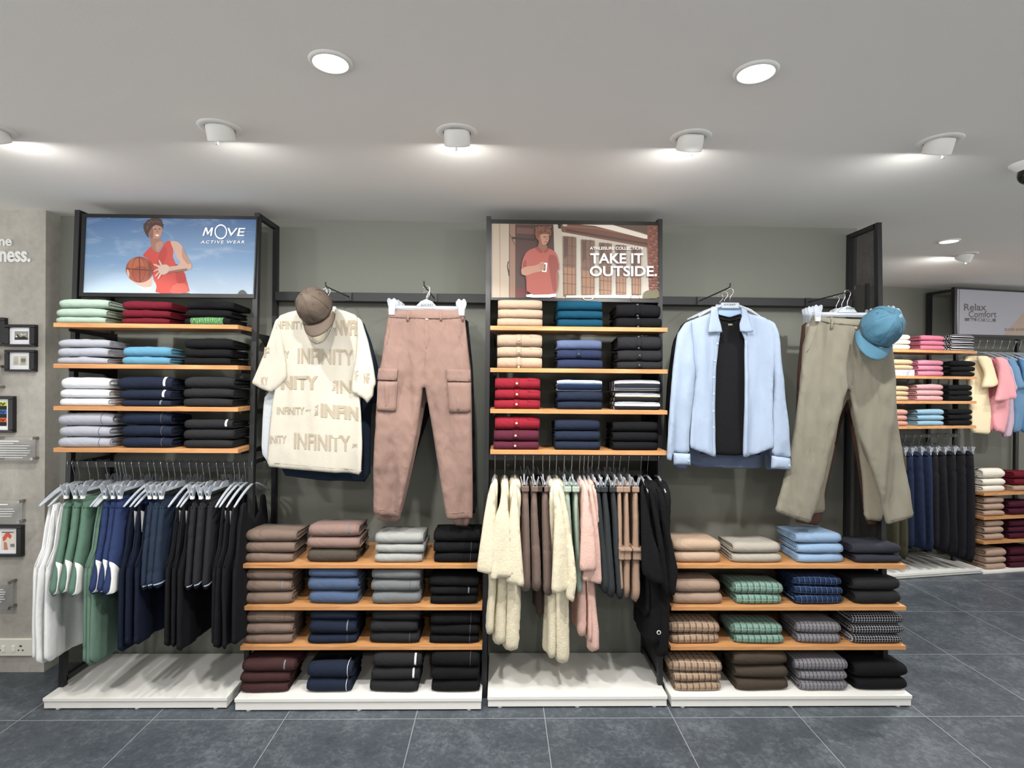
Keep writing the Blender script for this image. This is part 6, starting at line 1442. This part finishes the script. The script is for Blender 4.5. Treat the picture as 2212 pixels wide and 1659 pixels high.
behind('hanging_shirt', 'shirt', 'black long sleeved shirt behind, showing along the left of the light blue shirt', [(1545, 672), (1590, 676), (1640, 690), (1652, 800), (1650, 975), (1500, 985), (1470, 990), (1441, 985), (1437, 900), (1440, 830), (1452, 740), (1474, 698), (1510, 684)], 2.87, M_bkt, seed=37)
hh(1565, 664, 1500, 1640, 2.79, 'S', 'clear hanger of the slate blue shirt', False); hh(1555, 668, 1500, 1640, 2.87, 'S', 'clear hanger of the black long sleeved shirt', False)

# khaki trousers
M_kh = fabric('cloth_khaki', (126, 122, 109), var=.04, wr=.5, scale=9, stretch=(1.5, 1, .6), rough=.75)
pk_ = plane_turn((XK, 2.68, 0), R(-6))
ko = [(1754, 681), (1800, 686), (1850, 690), (1905, 690), (1921, 700), (1925, 740), (1928, 770), (1935, 830), (1941, 895), (1948, 950), (1956, 1005), (1964, 1070), (1970, 1114), (1945, 1124), (1917, 1135), (1908, 1105), (1892, 1050), (1877, 1005), (1862, 960), (1850, 920), (1840, 885), (1834, 845), (1829, 842), (1822, 868), (1811, 905), (1799, 945), (1787, 990), (1778, 1035), (1766, 1085), (1747, 1130), (1710, 1118), (1672, 1104), (1684, 1060), (1696, 1015), (1706, 965), (1714, 925), (1721, 870), (1727, 820), (1733, 750), (1742, 715)]
ck = Cloth(ko, pk_, T=.036, rad=.026, fold=.017, fx=9, fz=1.3, seed=41, sm=1, grow=.4, diag=-1.2, crease=.8)
tk = thing('hanging_trousers', P(1830, 1136, 2.68), 'khaki grey wide leg trousers facing out beneath the teal cap', 'trousers')
mb = MB(); ck.mesh(mb, .013); mb.build('body', M_kh, tk, smooth=True)
pad(ck, tk, 'waistband', [(1754, 682), (1800, 686), (1845, 690), (1857, 693), (1856, 706), (1845, 705), (1800, 700), (1752, 692)], M_kh, .003)
M_sk = fabric('seam_khaki', (134, 126, 108))
btn(ck, tk, 1844, 710, .0075, plain('button_khaki', (160, 152, 136), .4))
seam(ck, tk, [(1839, 708), (1838, 750), (1838, 775), (1833, 838)], M_sk, 'fly_seam'); seam(ck, tk, [(1846, 716), (1847, 760), (1838, 778)], M_sk, 'fly_seam')
seam(ck, tk, [(1760, 704), (1752, 735), (1738, 762)], M_sk, 'pocket_seam')
for x in (1797,): pad(ck, tk, 'belt_loop', [(x - 3, 684), (x + 2, 685), (x - 1, 712), (x - 6, 711)], M_kh, .008)
seam(ck, tk, [(1673, 1096), (1710, 1109), (1749, 1121)], M_sk, 'hem_seam'); seam(ck, tk, [(1914, 1126), (1942, 1115), (1969, 1105)], M_sk, 'hem_seam')
face_hanger(1830, 678, 1755, 1920, 2.68, zarm('K', 2.68), 'clear branded clip hanger holding the khaki wide leg trousers', brand=(1827, 664, 1848, 669))
behind('hanging_trousers', 'trousers', 'second khaki trousers, cuffed legs showing between the front trouser legs', [(1742, 688), (1860, 692), (1890, 800), (1900, 900), (1902, 1000), (1905, 1126), (1866, 1122), (1862, 1030), (1848, 940), (1830, 860), (1812, 900), (1798, 980), (1780, 1060), (1781, 1106), (1745, 1110), (1722, 1040), (1724, 960), (1735, 800)], 2.775, fabric('cloth_khaki_deep', (140, 132, 116), wr=.4), seed=42, T=.03)
behind('hanging_trousers', 'trousers', 'dark brown trousers at the back, edge and cuffs showing beside the khaki pair', [(1733, 690), (1850, 696), (1882, 850), (1896, 1000), (1904, 1136), (1868, 1132), (1850, 1000), (1826, 880), (1806, 960), (1784, 1060), (1770, 1136), (1712, 1126), (1716, 960), (1722, 800)], 2.855, fabric('cloth_brown_dark', (84, 62, 54)), seed=43)
hh(1818, 680, 1748, 1900, 2.775, 'K', 'clear clip hanger of the second khaki trousers', True); hh(1806, 682, 1742, 1890, 2.855, 'K', 'clear clip hanger of the dark brown trousers', True)

# caps
def cap(label, px, py_, Y, up, fwd, mat, s=1.0, slouch=0.0):
    c = P(px, py_, Y); up = Vector(up).normalized(); f = Vector(fwd); f = (f - f.dot(up) * up).normalized(); r = up.cross(f)
    t = thing('baseball_cap', c, label, 'cap')
    def W(x, y, z): return c + r * (x * s) + f * (y * s) + up * (z * s)
    mb = MB(); n, m_ = 48, 14; vs = []
    for j in range(m_ + 1):
        e = math.pi / 2 * j / m_
        for i in range(n):
            a = 2 * math.pi * i / n; rr = math.cos(e) ** .82; hh_ = .112 * math.sin(e) ** .9
            groove = 1 - .02 * math.exp(-((((a + math.pi / 6) % (math.pi / 3)) - math.pi / 6) / .06) ** 2) * (1 - (j / m_) ** 3)
            x = .082 * rr * math.sin(a) * groove; y = .094 * rr * math.cos(a) * groove
            d = slouch * (.012 * noise.noise((x * 22, y * 22, 3)) + .006 * noise.noise((x * 50, y * 50, 7)))
            cut = .035 * max(0, 1 - abs(abs(a - math.pi) / .35)) * (1 - j / m_) ** 2 if j < 4 else 0
            vs.append(W(x * (1 + d * 3), y * (1 + d * 3), hh_ * (1 + .1 * math.cos(a)) + d + cut))
    fs = [(j * n + i, j * n + (i + 1) % n, (j + 1) * n + (i + 1) % n, (j + 1) * n + i) for j in range(m_) for i in range(n)]
    o = len(vs); inner = [v - (v - c).normalized() * .003 for v in vs]
    fs += [tuple(q + o for q in reversed(f_)) for f_ in fs] + [(i, i + o, (i + 1) % n + o, (i + 1) % n) for i in range(n)]
    mb.add(vs + inner, fs).build('crown', mat, t, smooth=True)
    mb = MB(); K, J = 20, 6; vs = []
    for e in (0, -.004):
        for k in range(K + 1):
            a = R(-66 + 132 * k / K)
            for j in range(J + 1):
                w = j / J; bx, by = .083 * math.sin(a), .095 * math.cos(a); L_ = .072 * max(0, math.cos(a * 1.36)) ** .55
                x, y = bx * (1 + .05 * w), by + L_ * w
                vs.append(W(x, y, .004 + e - .022 * (math.sin(a) ** 2) * (.4 + w) + .010 * w * (1 - w)))
    q = (K + 1) * (J + 1); fs = []
    for k in range(K):
        for j in range(J):
            a_, b_, c_, d_ = k * (J + 1) + j, k * (J + 1) + j + 1, (k + 1) * (J + 1) + j + 1, (k + 1) * (J + 1) + j
            fs += [(a_, b_, c_, d_), (a_ + q, d_ + q, c_ + q, b_ + q)]
        a_, d_ = k * (J + 1) + J, (k + 1) * (J + 1) + J; fs.append((a_, a_ + q, d_ + q, d_))
        a_, d_ = k * (J + 1), (k + 1) * (J + 1); fs.append((a_, d_, d_ + q, a_ + q))
    mb.add(vs, fs).build('brim', mat, t, smooth=True)
    bt = W(0, 0, .1125); MB().lathe([(.0004, .004), (.004, .0035), (.006, .001), (.006, -.003)], bt, up, 14).build('button', mat, t, smooth=True)
    for k in range(6):
        a = math.pi / 3 * k; 
        MB().tube([W(.0825 * math.cos(e) ** .82 * math.sin(a), .0945 * math.cos(e) ** .82 * math.cos(a), .1125 * math.sin(e) ** .9 * (1 + .1 * math.cos(a)) + .0) for e in [R(10 + 9.5 * q_) for q_ in range(9)]], .0012, 5).build('panel_seam', mat, t, smooth=True)
    for k in range(4):
        a = math.pi / 6 + math.pi / 3 * (k + (1 if k > 1 else 0) + (0)); e = R(48)
        MB().lathe([(.0015, .001), (.003, .0012), (.0032, -.001)], W(.083 * math.cos(e) ** .82 * math.sin(a), .095 * math.cos(e) ** .82 * math.cos(a), .113 * math.sin(e) ** .9 * (1 + .1 * math.cos(a))), (W(math.sin(a), math.cos(a), 1) - c), 8).build('eyelet', mat, t)
    return t
cap('brown taupe baseball cap hanging over the neck of the cream T-shirt', 684, 668, 2.60, (-.22, -.80, .50), (.28, -.25, -.92), fabric('cloth_cap_brown', (86, 76, 67), rough=.6, wr=.5, scale=14), s=.98, slouch=.5)
cap('teal blue baseball cap hanging at the waist of the khaki trousers', 1898, 712, 2.585, (.02, -.86, .45), (-.45, -.15, -.86), fabric('cloth_cap_teal', (68, 106, 126), rough=.6, wr=.5, scale=14), s=1.08, slouch=1.0)

# ------------------------------------------------------------------ trousers and T-shirts on the far angled wall
def perp(u): return (BO + BU * u, BN.copy(), -BU)
far = [(1944, 'olive green', (66, 64, 50), 1214), (1962, 'olive green', (66, 64, 50), 1210), (1977, 'navy', (34, 42, 64), 1188), (1998, 'navy', (34, 42, 64), 1190), (2017, 'navy', (34, 42, 64), 1194), (2031, 'black', (30, 30, 34), 1190), (2049, 'black', (30, 30, 34), 1196), (2069.5, 'black', (28, 28, 32), 1203), (2090, 'black', (28, 28, 32), 1212), (2108, 'black', (26, 26, 30), 1217)]
cnt = {}
tot = {'olive green': 'two', 'navy': 'three', 'black': 'five'}
for i, (px, w_, col, hy) in enumerate(far):
    u = bu(px, 975, -.03); zt_ = zr5 - .115; zb = on(bplane(-.03), px, hy).z; sd += 1; k = cnt.get(w_, 0); cnt[w_] = k + 1
    o = [(-.005, zt_), (-.02, zt_ - .2), (-.035, zb), (.12, zb + .01), (.15, zt_ - .3), (.2, zb + .02), (.36, zb + .02), (.335, zt_ - .2), (.32, zt_)]
    cl = Cloth(None, perp(u), world=o, T=.04, rad=.018, fold=.01, fx=9, fz=1.2, seed=sd)
    def ex(t, cl, u=u, zt_=zt_): over(t, cl, 'waistband', [(-.004, zt_), (.32, zt_), (.32, zt_ - .03), (-.01, zt_ - .03)], cl.m_, .004)
    cl.m_ = fabric('cloth_far_' + w_.replace(' ', '_'), col)
    garment('hanging_trousers', 'trousers', '%s hanging trousers, %s of %s from left on the far wall rail' % (w_, NTH[k], tot[w_]), 'trousers on the far wall rail', cl, cl.m_, ex, step=.035)
    h = hang(pc, bpt(u, .16, zr5 + .008), A_BACK, 'clear clip hanger of the %s %s trousers on the far wall rail' % (NTH[k], w_))
def fart(label, polys, off, col, extra=None):
    mt = fabric('cloth_far_tee_%d_%d_%d' % col, col)
    allp = [q for p in polys for q in p[1]]; x = sum(q[0] for q in allp) / len(allp); y = max(q[1] for q in allp)
    t = thing('hanging_t_shirt', on(bplane(off), x, y), label, 'T-shirt', 'T-shirts on the far wall rail')
    for nm, p, d in polys:
        global sd
        sd += 1; c = Cloth(p, bplane(off + d), T=.035 if nm == 'sleeve' else .045, rad=.018, fold=.012, fx=8, fz=1.5, seed=sd); mb = MB(); c.mesh(mb, .025); mb.build(nm, mt, t, smooth=True)
fart('cream T-shirt, first from left on the far wall tee rail', [('body', cI([(800, 1092), (900, 1088), (950, 1180), (965, 1330), (985, 1500), (975, 1655), (840, 1640), (830, 1300)]), .04), ('sleeve', cI([(900, 1090), (962, 1090), (990, 1110), (1018, 1210), (1042, 1298), (1000, 1315), (932, 1320), (948, 1220)]), -.04)], .06, (226, 210, 176))
fart('rose pink T-shirt, second on the far wall tee rail', [('body', cI([(970, 1110), (1030, 1110), (1060, 1300), (1040, 1500), (1020, 1610), (965, 1640), (975, 1400)]), .04), ('sleeve', cI([(975, 1098), (1005, 1100), (1035, 1190), (1055, 1285), (1035, 1310), (1015, 1240)]), -.02)], .08, (206, 122, 134))
fart('pale pink T-shirt with a wide sleeve, third on the far wall tee rail', [('body', cI([(1040, 1110), (1090, 1110), (1110, 1300), (1112, 1500), (1085, 1650), (1010, 1625), (1005, 1420)]), .04), ('sleeve', cI([(1025, 1096), (1080, 1100), (1120, 1150), (1150, 1270), (1170, 1395), (1090, 1410), (1015, 1420), (1050, 1290), (1050, 1180)]), -.05)], .05, (226, 160, 166))
fart('lavender T-shirt, fourth on the far wall tee rail', [('body', cI([(1090, 1115), (1130, 1115), (1140, 1350), (1150, 1560), (1125, 1665), (1085, 1680), (1110, 1400)]), .04), ('sleeve', cI([(1080, 1105), (1115, 1110), (1150, 1180), (1194, 1335), (1160, 1348), (1130, 1220)]), -.02)], .08, (196, 172, 190))
fart('dusty blue T-shirt, fifth on the far wall tee rail', [('body', cI([(1140, 1105), (1190, 1105), (1230, 1330), (1230, 1640), (1150, 1640), (1140, 1400)]), .04), ('sleeve', cI([(1105, 1095), (1160, 1096), (1200, 1190), (1230, 1318), (1190, 1330), (1150, 1200)]), -.03)], .1, (110, 146, 178))
fart('mid blue T-shirt, last at the right photo edge on the tee rail', [('body', cI([(1215, 1105), (1290, 1105), (1300, 1330), (1300, 1640), (1215, 1640), (1215, 1400)]), .04), ('sleeve', cI([(1185, 1096), (1260, 1096), (1290, 1190), (1300, 1310), (1230, 1320), (1215, 1200)]), -.03)], .1, (90, 134, 176))
for i, px in enumerate((2113, 2129, 2145, 2160, 2177, 2190, 2202)):
    u = bu(px, 740, .2); hang(ps, bpt(u, .2, zt6 + .008), A_BACK, 'clear shirt hanger, %s from left on the far wall tee rail' % ['first', 'second', 'third', 'fourth', 'fifth', 'sixth', 'seventh'][i])
